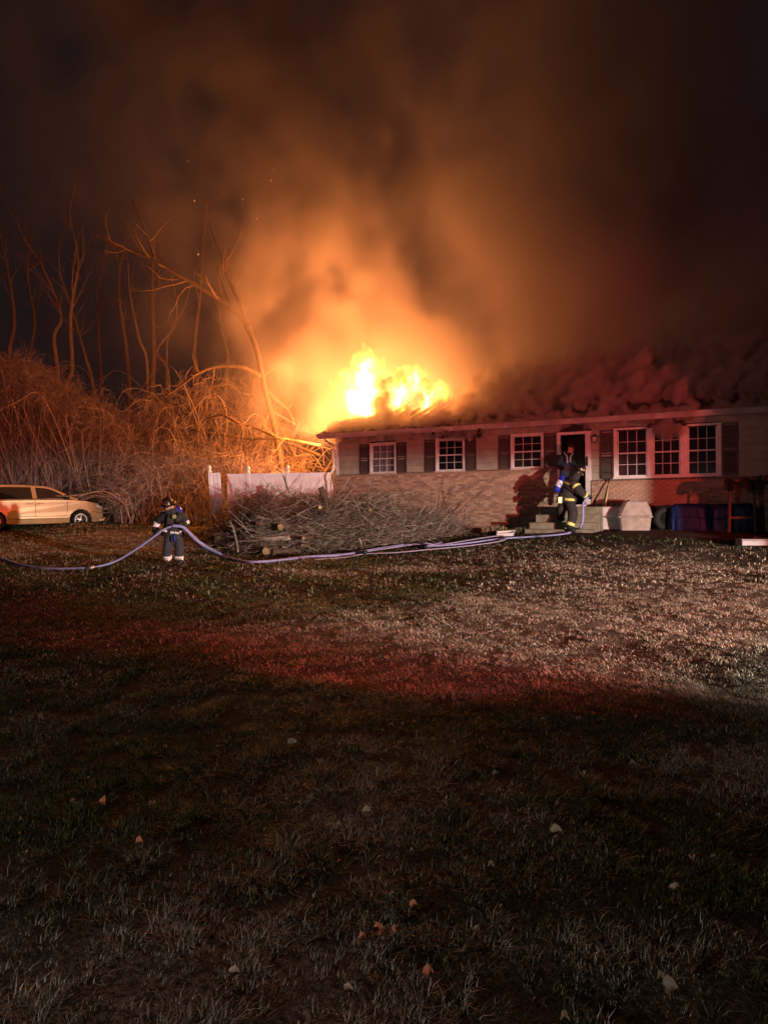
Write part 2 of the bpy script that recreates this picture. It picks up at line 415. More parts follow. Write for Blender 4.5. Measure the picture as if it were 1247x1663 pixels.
def scatter(name, pts, scl, rot, dry_, rnd, meshes, idx_):
    me = bpy.data.meshes.new(name); me.vertices.add(len(pts)); me.vertices.foreach_set('co', np.asarray(pts, np.float32).reshape(-1))
    for nm, ty, a in (('scl', 'FLOAT', scl), ('rotz', 'FLOAT', rot), ('dry', 'FLOAT', dry_), ('rnd', 'FLOAT', rnd)):
        q = me.attributes.new(nm, ty, 'POINT'); q.data.foreach_set('value', np.asarray(a, np.float32))
    q = me.attributes.new('pick', 'INT', 'POINT'); q.data.foreach_set('value', np.asarray(idx_, np.int32))
    o = link(name, me)
    g = bpy.data.node_groups.new(name + '_nodes', 'GeometryNodeTree')
    g.interface.new_socket('Geometry', in_out='INPUT', socket_type='NodeSocketGeometry')
    g.interface.new_socket('Geometry', in_out='OUTPUT', socket_type='NodeSocketGeometry')
    X = GX(g); gi = X.n('NodeGroupInput'); out = X.n('NodeGroupOutput')
    def na(n, ty): a = X.n('GeometryNodeInputNamedAttribute', data_type=ty); a.inputs[0].default_value = n; return a.outputs[0]
    col = bpy.data.collections.new(name + '_tufts')
    for i, tm in enumerate(meshes):
        to = bpy.data.objects.new('tuft_source', tm); col.objects.link(to)
    ci = X.n('GeometryNodeCollectionInfo'); ci.inputs[0].default_value = col
    ci.inputs['Separate Children'].default_value = True; ci.inputs['Reset Children'].default_value = True
    ip = X.n('GeometryNodeInstanceOnPoints'); g.links.new(gi.outputs[0], ip.inputs['Points']); g.links.new(ci.outputs[0], ip.inputs['Instance'])
    ip.inputs['Pick Instance'].default_value = True
    X.put(ip.inputs['Instance Index'], na('pick', 'INT')); X.put(ip.inputs['Rotation'], X.comb(0.0, 0.0, na('rotz', 'FLOAT')))
    X.put(ip.inputs['Scale'], na('scl', 'FLOAT'))
    g.links.new(ip.outputs[0], out.inputs[0])
    mod = o.modifiers.new('scatter', 'NODES'); mod.node_group = g
    return o
def zone(n_per, y0, y1, rg, margin=.6, xr=None):
    A = []
    ys = np.arange(y0, y1, .25)
    for y in ys:
        hw = .545 * (y + .25) + margin; n = rg.poisson(n_per * 2 * hw * .25)
        A.append(np.stack([rg.uniform(-hw, hw, n), rg.uniform(y, y + .25, n)], -1))
    return np.concatenate(A)
def make_grass(name, n_per, y0, y1, seed, sc, tufts):
    rg = np.random.default_rng(seed); P = zone(n_per, y0, y1, rg); x, y = P[:, 0], P[:, 1]
    dr = dryness(x, y); so = soilness(x, y)
    d = -((x - H0[0]) * HN[0] + (y - H0[1]) * HN[1])
    clump = .5 + .5 * fbm(x, y, 9, 3, 8)
    keep = (rg.uniform(size=len(x)) > so * .96) & ((d > .5) | (x < -2.2)) & (rg.uniform(size=len(x)) < .22 + 1.1 * clump ** 1.6)
    x, y, dr, clump = x[keep], y[keep], dr[keep], clump[keep]
    z = gz(x, y) + .012 * fbm(x, y, 7, 3, 4) - .004
    n = len(x); s = sc * rg.uniform(.6, 1.25, n) * (.65 + .6 * clump) * (1 - .25 * dr)
    rnd = np.clip(.5 + .45 * fbm(x, y, 2.2, 3, 9) + rg.uniform(-.3, .3, n), 0, 1)
    dr = np.clip(dr + rg.uniform(-.2, .2, n), 0, 1)
    print(name, n)
    return scatter(name, np.stack([x, y, z], -1), s, rg.uniform(0, 6.283, n), dr, rnd, tufts, rg.integers(0, len(tufts), n))
near = [tuft_mesh('tuft', 34, .055, .050, .0013, l_, 20 + i) for i, l_ in enumerate((.9, 1.3, 1.8, 1.1, 2.2))] + [tuft_mesh('tuft', 14, .05, .085, .0014, 1.1, 40)]
mid = [tuft_mesh('tuft', 26, .11, .06, .004, l_, 30 + i) for i, l_ in enumerate((1.0, 1.5, 2.0))]
far = [tuft_mesh('tuft', 22, .19, .075, .008, l_, 50 + i) for i, l_ in enumerate((1.0, 1.6))]
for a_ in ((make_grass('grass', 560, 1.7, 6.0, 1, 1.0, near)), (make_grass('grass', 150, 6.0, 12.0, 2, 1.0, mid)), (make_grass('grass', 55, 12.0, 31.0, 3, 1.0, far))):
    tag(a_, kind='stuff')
# ------------------------------------------------------------------ the house
house = tag(empty('house', H0, HANG), 'single storey brick and siding house with its roof on fire', 'house')
LG, LR, ZE = 2.57, 2.15, 3.90          # brick ledge left and right of the door, soffit
HX1 = 17.5
OPEN = [(1.42, 2.33, 2.62, 3.60), (3.92, 4.84, 2.62, 3.64), (6.51, 7.45, 2.62, 3.64), (8.03, 8.80, 1.45, 3.58), (9.70, 12.43, 2.27, 3.60)]
def minus(a, b, cuts):
    out = [(a, b)]
    for c0, c1 in cuts:
        nw = []
        for p, q in out:
            if c1 <= p or c0 >= q: nw.append((p, q)); continue
            if c0 > p: nw.append((p, c0))
            if c1 < q: nw.append((c1, q))
        out = nw
    return out
w = MB()
zs = sorted({.2, ZE} | {o_[2] for o_ in OPEN} | {o_[3] for o_ in OPEN})
for z0, z1 in zip(zs[:-1], zs[1:]):
    for a, b in minus(0, HX1, [(o_[0], o_[1]) for o_ in OPEN if o_[2] <= z0 + 1e-6 and o_[3] >= z1 - 1e-6]):
        w.box((a, .02, z0), (b, .17, z1))
w.box((0, .17, .2), (.15, 8.4, ZE)); w.box((HX1 - .15, .17, .2), (HX1, 8.4, ZE)); w.box((.15, 8.25, .2), (HX1 - .15, 8.4, ZE))
w.prism([(.0, ZE), (8.4, ZE), (4.2, ZE + 1.58)], 0.0, .12, 'x')
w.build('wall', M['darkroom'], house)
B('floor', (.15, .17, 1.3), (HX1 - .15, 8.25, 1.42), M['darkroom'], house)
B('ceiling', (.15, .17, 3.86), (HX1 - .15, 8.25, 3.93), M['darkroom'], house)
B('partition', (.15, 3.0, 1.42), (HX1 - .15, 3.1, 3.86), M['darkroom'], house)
# siding boards, one by one
BH = .222
def board(x0, x1, z0, z1):
    b = MB(); b.prism([(-.016, z0), (.012, z0), (.012, z1), (-.001, z1)], x0, x1, 'x')
    return b.build('siding_board', M['siding'], house)
OPB = [(1.36, 2.39, 2.5, 3.66), (3.86, 4.90, 2.5, 3.70), (6.45, 7.51, 2.5, 3.70), (7.92, 8.96, 1.4, 3.66), (9.61, 12.52, 2.1, 3.70)]
def siding(xa, xb, zlo):
    z = zlo
    while z < ZE - .03:
        z1 = min(z + BH, ZE)
        cuts = [(o_[0], o_[1]) for o_ in OPB if o_[2] < z1 - .02 and o_[3] > z + .09]
        for a, b in minus(xa, xb, cuts):
            while b - a > 3.7:
                c = a + R.uniform(2.4, 3.6); board(a + .002, c - .002, z, z1 - .006); a = c
            board(a + .002, b - .002, z, z1 - .006)
        z = z1
siding(.10, 8.0, LG + .03); siding(8.9, HX1, LR + .03)
B('corner_trim', (-.02, -.03, LG - .02), (.09, .06, ZE), M['trim'], house)
# bricks: real ones with recessed joints
bf = -.10
mb = MB(); mb.box((0, bf + .012, .2), (7.915, .018, LG - .075)); mb.box((8.965, bf + .012, .2), (HX1, .018, LR - .075)); mb.box((7.915, bf + .012, .2), (8.965, .018, 1.36))
mb.build('mortar_bed', M['mortar'], house)
bl, bh, gp = .198, .0575, .0105
singles = []; many = [MB() for _ in range(3)]
def bricks(xa, xb, zt):
    z = zt; row = 0
    while z - bh > .35:
        z0 = z - bh; x = xa - (bl / 2 if row % 2 else 0)
        while x < xb:
            a, b = max(x, xa + .002), min(x + bl, xb - .002)
            if b - a > .04:
                if 8.97 < a < 11.4 and z0 > 1.25 and len(singles) < 300 and b - a > bl - .01: singles.append((a, z0))
                else: R.choice(many).box((a, bf + R.uniform(-.003, .004), z0), (b, bf + .03, z0 + bh))
            x += bl + gp
        z = z0 - gp; row += 1
bricks(0, 7.915, LG - .085); bricks(8.965, HX1, LR - .085)
for k, mm in zip(('brickA', 'brickB', 'brickC'), many):
    tag(mm.build('brickwork', M[k], house), kind='stuff')
b = MB(); b.box((0, 0, 0), (bl, .03, bh)); bme = b.mesh('brick', M['brick'])
for a, z0 in singles:
    link('brick', bme, house, (a, bf + R.uniform(-.003, .003), z0))
# rowlock caps on the ledge
for xa, xb, zt in ((0, 7.915, LG), (8.965, HX1, LR)):
    cap = MB(); x = xa
    while x + .065 < xb:
        cap.prism([(bf - .022, zt - .078), (.015, zt - .078), (.015, zt + .012), (bf - .022, zt - .012)], x, x + .057, 'x'); x += .0675
    tag(cap.build('ledge_bricks', M['brickB'], house), kind='stuff')
B('ledge_flashing', (0.02, bf - .012, LG + .0125), (7.915, -.001, LG + .022), M['siding'], house)
B('ledge_flashing', (8.965, bf - .012, LR + .0125), (HX1, -.001, LR + .022), M['siding'], house)
# windows
def sash(win, x0, x1, z0, z1, y, nx_, nz_, fr=.035, mu=.014, glass=None):
    s = MB()
    s.box((x0, y, z0), (x1, y + .03, z0 + fr)); s.box((x0, y, z1 - fr), (x1, y + .03, z1))
    s.box((x0, y, z0 + fr), (x0 + fr, y + .03, z1 - fr)); s.box((x1 - fr, y, z0 + fr), (x1, y + .03, z1 - fr))
    s.build('sash', M['trim'], win)
    a0, a1, c0, c1 = x0 + fr, x1 - fr, z0 + fr, z1 - fr
    for i in range(1, nx_):
        xx = a0 + (a1 - a0) * i / nx_; B('muntin', (xx - mu / 2, y + .004, c0), (xx + mu / 2, y + .018, c1), M['trim'], win)
    for k in range(1, nz_):
        zz = c0 + (c1 - c0) * k / nz_; B('muntin', (a0, y + .006, zz - mu / 2), (a1, y + .016, zz + mu / 2), M['trim'], win)
    for i in range(nx_):
        for k in range(nz_):
            pa = a0 + (a1 - a0) * i / nx_; pb = a0 + (a1 - a0) * (i + 1) / nx_; qa = c0 + (c1 - c0) * k / nz_; qb = c0 + (c1 - c0) * (k + 1) / nz_
            B('pane', (pa + .002, y + .019, qa + .002), (pb - .002, y + .023, qb - .002), glass or M['glass'], win)
def window(x0, x1, z0, z1, units, label, curtain=0.0):
    """outer casing box x0..x1 z0..z1; units = list of (x0, x1) sash openings"""
    c = MB(); cw = .065
    c.box((x0, -.045, z1 - cw), (x1, .02, z1)); c.box((x0 - .015, -.07, z0), (x1 + .015, .02, z0 + cw))
    xs = [x0] + [v for u in units for v in u] + [x1]
    for i in range(0, len(xs), 2):
        c.box((xs[i], -.045 + (.003 if i else 0), z0 + cw), (xs[i + 1], .10, z1 - cw))
    win = c.build('window', M['trim'], house, bevel=.006); win['label'] = label
    for a, b in units:
        zm = (z0 + z1) / 2
        sash(win, a, b, zm - .018, z1 - cw, .03, 3, 2); sash(win, a, b, z0 + cw, zm + .018, -.004, 3, 2)
        if curtain:
            cm = MB(); n = 26
            pts = [(a + (b - a) * i / n, .14 + .015 * math.sin(i * 1.9)) for i in range(n + 1)]
            zb = z1 - cw - (z1 - z0 - 2 * cw) * curtain
            for i in range(n):
                (p0, q0), (p1, q1) = pts[i], pts[i + 1]
                cm.add([(p0, q0, zb), (p1, q1, zb), (p1, q1, z1 - cw), (p0, q0, z1 - cw)], [(0, 1, 2, 3)])
            cm.build('curtain', M['curtain'], win)
    return win
def shutter(x0, x1, z0, z1, label=None):
    s = MB(); y0, y1 = -.052, -.018; f_ = .045
    s.box((x0, y0, z0), (x0 + f_, y1, z1)); s.box((x1 - f_, y0, z0), (x1, y1, z1))
    zc = (z0 + z1) / 2
    for a, b in ((z0, z0 + f_ * 1.4), (zc - f_ / 2, zc + f_ / 2), (z1 - f_ * 1.2, z1)): s.box((x0 + f_, y0, a), (x1 - f_, y1, b))
    o = s.build('shutter', M['shutter'], house, bevel=.003)
    if label: o['label'] = label
    l = MB(); z = z0 + .07
    while z < z1 - .08:
        if abs(z - zc + .015) > .045: l.prism([(y0 + .004, z), (y1 - .002, z + .022), (y1 - .002, z + .03), (y0 + .004, z + .008)], x0 + f_ + .001, x1 - f_ - .001, 'x')
        z += .034
    l.build('louvres', M['shutter'], o)
window(1.36, 2.39, 2.55, 3.66, [(1.43, 2.32)], 'window nearest the downspout, hazy with pale curtain', .97)
window(3.86, 4.90, 2.55, 3.70, [(3.93, 4.83)], 'second window from the downspout, under hanging gutter scraps')
window(6.45, 7.51, 2.55, 3.70, [(6.52, 7.44)], 'window just beside the open front door')
window(9.61, 12.52, 2.19, 3.70, [(9.71, 10.55), (10.72, 11.45), (11.65, 12.41)], 'wide three part living room window')
for x0, x1, z0, z1 in ((.965, 1.35, 2.575, 3.63), (2.40, 2.785, 2.575, 3.63), (3.465, 3.85, 2.575, 3.67), (4.91, 5.295, 2.575, 3.67),
                       (6.055, 6.44, 2.575, 3.67), (7.515, 7.90, 2.575, 3.67), (9.215, 9.60, 2.195, 3.67), (12.535, 12.95, 2.195, 3.69)):
    shutter(x0, x1, z0, z1)
# front door
d = MB(); d.box((7.92, -.05, 1.44), (8.03, .10, 3.58)); d.box((8.80, -.05, 1.44), (8.955, .10, 3.58)); d.box((7.92, -.053, 3.58), (8.955, .10, 3.665))
d.box((8.03, -.09, 1.38), (8.80, .10, 1.44))
df = d.build('door_frame', M['trim'], house, bevel=.006)
sd = MB(); y0, y1 = -.085, -.055                                            # storm door folded back flat on the jamb, narrow edge seen
sd.box((8.79, y0, 1.45), (8.93, y1, 3.60)); sdo = sd.build('storm_door_edge', M['trim'], df, bevel=.005)
hb = MB(); hb.tube([(8.84, -.085, 2.62), (8.84, -.14, 2.64), (8.84, -.14, 2.84), (8.84, -.085, 2.86)], .013, 6); hb.box((8.81, -.095, 2.60), (8.87, -.084, 2.90)); hb.build('handle', M['black'], df)
# wall lamp
lm = MB(); lm.box((9.03, -.03, 3.36), (9.13, -.016, 3.52)); lm.tube([(9.08, -.03, 3.50), (9.08, -.12, 3.56), (9.08, -.15, 3.50)], .012, 6)
lm.lathe([(.02, .20), (.075, .15), (.08, .14), (.02, .14)], (9.08, -.15, 3.33), 6); lm.lathe([(.045, 0), (.05, .01), (.02, .03)], (9.08, -.15, 3.30), 6)
lo = lm.build('wall_lamp', M['black'], house)
lg = MB(); lg.lathe([(.045, 0), (.068, .14)], (9.08, -.15, 3.325), 6); lg.build('lamp_glass', mat('lamp_glass', (.5, .5, .52), .15), lo)
# eave: soffit, fascia, gutter, downspout
RS = .36; OV = .42
B('soffit', (-.48, -OV, ZE + .002), (HX1 + .4, .0, ZE + .022), M['trim'], house)
B('fascia', (-.5, -OV - .022, ZE - .03), (HX1 + .4, -OV, ZE + .13), M['trim'], house)
g = MB(); g.prism([(-OV - .024, ZE + .02), (-OV - .024, ZE + .13), (-OV - .034, ZE + .13), (-OV - .036, ZE + .03), (-OV - .09, ZE + .03), (-OV - .125, ZE + .13), (-OV - .135, ZE + .13), (-OV - .105, ZE + .02)][::-1], -.52, 3.3, 'x')
g.build('gutter', M['trim'], house)
ds = MB()
def dsp(pts):
    for (a, b) in zip(pts[:-1], pts[1:]):
        a = np.array(a, float); b = np.array(b, float)
        ds.tube([a, b], .042, 4, up=np.array([0, 1., .01]))
dsp([(-.18, -OV - .08, ZE + .03), (-.18, -OV - .06, ZE - .10), (-.10, -.10, ZE - .24), (-.08, -.075, ZE - .4)])
dsp([(-.08, -.075, ZE - .4), (-.08, -.075, LG + .26), (-.20, -.15, LG + .02), (-.20, -.15, LG - .1), (-.12, -.165, LG - .3), (-.10, -.165, .72)])
ds.build('downspout', mat('white_downspout', (.72, .72, .74), .4, (.5, .5, .52), 9), house)
# roof: deck, courses of shingles, charred rafters where it has burned through
rz0 = lambda y: ZE + .15 + (y + OV) * RS
HOLE = (1.2, 3.9, .9, 3.9)
rd = MB()
def slab(xa, xb, ya, yb, t=.05, up=0.0):
    rd.prism([(ya, rz0(ya) + up), (yb, rz0(yb) + up), (yb, rz0(yb) - t + up), (ya, rz0(ya) - t + up)], xa, xb, 'x')
slab(-.5, HX1 + .4, -OV, .9); slab(-.5, 1.2, .9, 4.2); slab(3.9, HX1 + .4, .9, 4.2)
rd.prism([(4.2, rz0(4.2)), (8.85, rz0(4.2) - 4.65 * RS), (8.85, rz0(4.2) - 4.65 * RS - .05), (4.2, rz0(4.2) - .05)], -.5, HX1 + .4, 'x')
roof = rd.build('roof', M['char'], house)
sh = MB(); y = -OV - .02; row = 0
while y < 4.1:
    x = -.52 + (.15 if row % 2 else 0)
    while x < HX1 + .3:
        if not (1.0 < x < 4.0 and .75 < y < 4.2) and not (y > 3.9): 
            a, b = rz0(y) + .012, rz0(y + .16) + .004
            sh.add([(x, y, a), (x + .29, y, a), (x + .29, y + .16, b), (x, y + .16, b), (x, y, a - .012), (x + .29, y, a - .012)], [(0, 1, 2, 3), (4, 5, 1, 0)])
        x += .30
    y += .145; row += 1
tag(sh.build('shingles', M['shingle'], roof), kind='stuff')
for i in range(8):
    xx = 1.1 + i * .41
    rf = MB(); rf.prism([(.3, rz0(.3) - .06), (4.15, rz0(4.15) - .06), (4.15, rz0(4.15) - .20), (.3, rz0(.3) - .20)], xx, xx + .04, 'x'); rf.build('rafter', M['char'], house)
# scraps of gutter hanging from the eave over the second window
for k, (x0, z0, z1, w_, tl) in enumerate(((4.02, 3.50, 3.98, .05, .06), (5.16, 3.52, 3.95, .045, -.05), (5.42, 3.6, 3.95, .10, .25))):
    q = MB(); q.add([(x0, -.3, z0), (x0 + w_, -.3, z0 + .02), (x0 + w_ + tl, -.32, z1), (x0 + tl, -.32, z1),
                     (x0, -.285, z0), (x0 + w_, -.285, z0 + .02), (x0 + w_ + tl, -.305, z1), (x0 + tl, -.305, z1)],
                    [(0, 1, 2, 3), (7, 6, 5, 4), (0, 4, 5, 1), (1, 5, 6, 2), (2, 6, 7, 3), (3, 7, 4, 0)])
    q.build('hanging_gutter_scrap', M['trim'] if k < 2 else M['char'], house)
q = MB()
for k in range(9):
    a = 3.9 + k * .2; q.box((a, -.40 - .02 * (k % 3), ZE - .10 - R.uniform(0, .16)), (a + .19, -.36, ZE + .01), .015)
q.build('burnt_soffit_scrap', M['char'], house)
q = MB()
for k in range(9):
    a = 10.45 + k * .15; dz = .42 * math.sin(math.pi * (k + .5) / 9)
    q.box((a, -.30, ZE - .06 - dz), (a + .15, -.27, ZE + .0), .012)
q.build('sagging_soffit', M['char'], house)
# ------------------------------------------------------------------ front steps
fs_ = tag(empty('front_steps', H0, HANG), 'worn masonry front steps under the open door', 'steps')
B('landing', (7.62, -1.05, .45), (9.45, bf - .004, 1.38), M['concrete'], fs_, .012)
B('step', (7.60, -1.37, .45), (9.42, -1.054, 1.16), M['concrete'], fs_, .012)
B('step', (7.50, -1.70, .45), (9.40, -1.374, .94), M['concrete'], fs_, .012)
B('step', (7.45, -2.02, .40), (9.38, -1.704, .76), M['concrete'], fs_, .012)
# ------------------------------------------------------------------ white privacy fence beside the house
fence = tag(empty('privacy_fence', (0, 0, 0)), 'white vinyl privacy fence running left from the house corner', 'fence')
M['vinyl'] = mat('white_vinyl', (.80, .80, .82), .4, (.70, .70, .73), 4)
pL = at(366, 815, 26.4); pR = at(543, 815, 26.3)
fd = (pR - pL); fd[2] = 0; FLn = np.linalg.norm(fd); fd /= FLn; fn = np.array([-fd[1], fd[0], 0])
ftop = float(at(400, 769, 26.3)[2]); fbot = .62
def fbox(name, s0, s1, t0, t1, z0, z1, parent=fence, bevel=0.0, base=pL, dirn=fd, m_=None):
    b = MB(); n_ = np.array([-dirn[1], dirn[0], 0]); o3 = np.array([base[0], base[1], 0])
    vs = [o3 + dirn * s + n_ * t_ + np.array([0, 0, z]) for z in (z0, z1) for s, t_ in ((s0, t0), (s1, t0), (s1, t1), (s0, t1))]
    b.add(vs, [(0, 3, 2, 1), (4, 5, 6, 7), (0, 1, 5, 4), (1, 2, 6, 5), (2, 3, 7, 6), (3, 0, 4, 7)])
    return b.build(name, m_ or M['vinyl'], parent, bevel=bevel)
def cap_post(s, z1, parent=fence, base=pL, dirn=fd):
    p = fbox('post', s - .06, s + .06, -.06, .06, fbot - .1, z1, parent, .008, base, dirn)
    c = MB(); o3 = base + dirn * s
    c.lathe([(.085, 0), (.085, .03), (.05, .05), (.045, .08), (.075, .12), (.08, .16), (.05, .22), (.012, .26)], (o3[0], o3[1], z1), 12)
    c.build('cap', M['vinyl'], p, smooth=True)
s = .09; k = 0
while s + .15 < FLn - .1:
    b = fbox('fence_board', s, s + .146, -.018 + .003 * (k % 2), .018, fbot, ftop - .07); s += .152; k += 1
fbox('rail', .06, FLn - .06, -.035, .035, ftop - .07, ftop); fbox('rail', .06, FLn - .06, -.03, .03, fbot - .06, fbot - .004)
for s_ in (float(((at(403, 769, 26.35) - pL) @ fd)), float(((at(467, 766, 26.3) - pL) @ fd)), FLn): cap_post(s_, ftop + .03)
# the narrow end panel, loose and leaning, left of the gap
gate = tag(empty('fence_end_panel', (0, 0, 0)), 'narrow leaning white vinyl panel at the far end of the fence', 'fence panel')
gL = at(343, 815, 25.9); gR = at(361, 815, 26.0); gd = gR - gL; gd[2] = 0; GL = np.linalg.norm(gd); gd /= GL
for k in range(3): fbox('fence_board', .02 + k * GL / 3, .01 + (k + 1) * GL / 3, -.018 + .002 * (k % 2), .018, .75, ftop - .05, gate, 0, gL, gd)
fbox('rail', 0, GL, -.03, .03, ftop - .05, ftop + .01, gate, 0, gL, gd)
cap_post(.02, ftop + .05, gate, gL, gd)
pv_ = Vector([float(v) for v in gL]); gate.matrix_world = Matrix.Translation(pv_) @ Matrix.Rotation(math.radians(-3.0), 4, Vector([float(v) for v in (-gd[1], gd[0], 0)])) @ Matrix.Translation(-pv_)
# ------------------------------------------------------------------ trees, thickets, brush
M['bark'] = mat('bark', (.14, .10, .07), .9, (.08, .06, .045), 6, .01, 30)
M['twig'] = mat('twig', (.24, .16, .105), .85, (.14, .095, .065), 3)
M['vine'] = mat('thicket_stem', (.36, .29, .25), .85, (.22, .165, .135), 1.5)
M['palebark'] = mat('pale_bark', (.20, .155, .14), .9, (.14, .11, .10), 4)
M['greytwig'] = mat('cut_twig', (.34, .29, .22), .9, (.12, .10, .075), 5, lo=.42, hi=.58)
M['palebranch'] = mat('pale_branch', (.46, .40, .33), .8, (.30, .25, .20), 6)
M['redtwig'] = mat('dead_shrub_twig', (.22, .13, .10), .9, (.13, .08, .065), 3)
M['cutwood'] = mat('cut_wood', (.62, .46, .27), .8, (.50, .34, .18), 9)
def grow(path, r0, r1, rg, depth, crown, density=1.0, spread=1.0, lenf=.38, minr=.006, up=.25):
    """side branches along a limb, recursively; appended to crown as tubes"""
    path = [np.asarray(p, float) for p in path]
    seg = [np.linalg.norm(b - a) for a, b in zip(path[:-1], path[1:])]; L = sum(seg)
    n = max(2, int(L * density * (1.5 + depth * .4)))
    for _ in range(n):
        t = rg.uniform(.18, 1.0) ** .9; s = t * L; i = 0
        while i < len(seg) - 1 and s > seg[i]: s -= seg[i]; i += 1
        d = (path[i + 1] - path[i]) / max(seg[i], 1e-6); p = path[i] + d * min(s, seg[i])
        r = (r0 + (r1 - r0) * t) * rg.uniform(.35, .6)
        if r < minr * .6: r = minr * .6
        v = rg.normal(size=3); v -= d * (v @ d); v /= np.linalg.norm(v)
        dr = d * rg.uniform(.3, .9) + v * spread * rg.uniform(.6, 1.1) + np.array([0, 0, up * rg.uniform(0, 1.4)])
        dr /= np.linalg.norm(dr); ln = L * lenf * (1.15 - .75 * t) * rg.uniform(.5, 1.2)
        ln = min(ln, 2.6 if depth > 1 else 1.3)
        k = 5 if depth > 1 else 4; q = [p]; dd = dr
        for _k in range(k):
            dd = dd + rg.normal(size=3) * .22 + np.array([0, 0, .05 * up * 4]); dd /= np.linalg.norm(dd); q.append(q[-1] + dd * ln / k)
        crown.tube(q, list(np.linspace(r, max(r * .25, minr * .45), k + 1)), 4 if depth > 1 else 3, cap=False)
        if depth > 0: grow(q, r, r * .3, rg, depth - 1, crown, density * 1.15, spread, lenf, minr, up)
def smooth_path(pts, n=4):
    pts = [np.asarray(p, float) for p in pts]; out = []
    for i in range(len(pts) - 1):
        p0 = pts[max(i - 1, 0)]; p1 = pts[i]; p2 = pts[i + 1]; p3 = pts[min(i + 2, len(pts) - 1)]
        for k in range(n):
            t = k / n; out.append(.5 * ((2 * p1) + (p2 - p0) * t + (2 * p0 - 5 * p1 + 4 * p2 - p3) * t * t + (3 * p1 - p0 - 3 * p2 + p3) * t ** 3))
    out.append(pts[-1]); return out
def rad(path, a, b): return list(np.linspace(a, b, len(path)))
# the big leaning tree beside the fire
Zt = 30.2
tr = tag(empty('bare_tree', at(447, 800, Zt)), 'big forked bare tree leaning left beside the fire, lit orange', 'tree')
rg = np.random.default_rng(3)
tb = MB(); cb = MB()
def offs(mb, o): mb.v = [tuple(a - b for a, b in zip(q, o)) for q in mb.v]; return mb
def limb(pp, r0, r1, depth=2, dens=.9, n=8, mb=None, zz=None, **k):
    pts = smooth_path([at(x, y, (zz or Zt) + (q[0] if q else 0)) for x, y, *q in pp]); (mb or tb).tube(pts, rad(pts, r0, r1), n, cap=True)
    grow(pts, r0, r1, rg, depth, cb, dens, **k)
trunk_pts = smooth_path([at(x, y, Zt) for x, y in ((462, 830), (457, 760), (447, 700), (430, 631), (417, 568), (400, 527))]); tb.tube(trunk_pts, rad(trunk_pts, .125, .105), 10)
limb([(400, 527), (390, 492), (371, 452, .2), (362, 420, .3), (350, 389, .3), (338, 352, .2), (334, 322, 0)], .12, .018, 2, .8)
limb([(404, 535), (392, 514), (340, 475, -.4), (283, 443, -1.0), (250, 422, -1.3), (183, 395, -1.8), (142, 372, -2.2)], .15, .025, 2, 1.0)
limb([(252, 422, -1.3), (240, 385, -1.4), (225, 347, -1.6), (212, 318, -1.6)], .06, .015, 1, 1.0)
limb([(392, 520), (372, 490, .5), (355, 440, .8), (340, 385, 1)], .07, .02, 1, .5)
limb([(424, 612), (395, 597, -.6), (354, 595, -1), (322, 606, -1.4), (300, 622, -1.6), (267, 645, -2)], .10, .03, 2, .9)
limb([(432, 634), (448, 650, .5), (468, 668, .9), (478, 690, 1.2)], .12, .06, 1, .4)
limb([(415, 610), (410, 625, -.5), (409, 640, -.5), (415, 662, -.5)], .035, .015, 1, .5)
limb([(425, 615), (445, 600, .5), (458, 640, .8), (455, 670, .8)], .04, .015, 1, .5)
o3 = [float(v) for v in tr.location]
offs(tb, o3).build('trunk', M['bark'], tr, smooth=True); tag(offs(cb, o3).build('branches', M['twig'], tr, smooth=False), kind='stuff')
# fallen limb poking out over the fence
fl = tag(empty('fallen_limb', at(520, 724, 28.8)), 'forked bare limb reaching left from behind the fence, glowing orange', 'branch'); o3 = [float(v) for v in fl.location]
tb = MB(); cb = MB()
limb([(521, 724), (480, 716), (455, 712), (420, 697), (385, 686), (362, 674), (345, 678), (331, 684), (330, 694)], .07, .03, 2, .9, zz=28.8)
limb([(452, 712), (428, 712), (410, 716), (402, 722)], .04, .025, 1, .7, zz=28.8)
limb([(400, 692), (385, 676), (372, 664), (360, 660)], .025, .012, 1, .9, zz=28.8)
offs(tb, o3).build('limb', M['bark'], fl, smooth=True); offs(cb, o3).build('twigs', M['twig'], fl)
fl = tag(empty('fallen_limb', at(470, 745, 30)), 'thick fallen trunk lying low in the thicket behind the fence', 'branch'); o3 = [float(v) for v in fl.location]
tb = MB(); cb = MB()
limb([(520, 740), (450, 714), (400, 712), (350, 704), (310, 698)], .07, .04, 2, .8, zz=31.5)
offs(tb, o3).build('limb', M['bark'], fl, smooth=True); offs(cb, o3).build('twigs', M['twig'], fl)
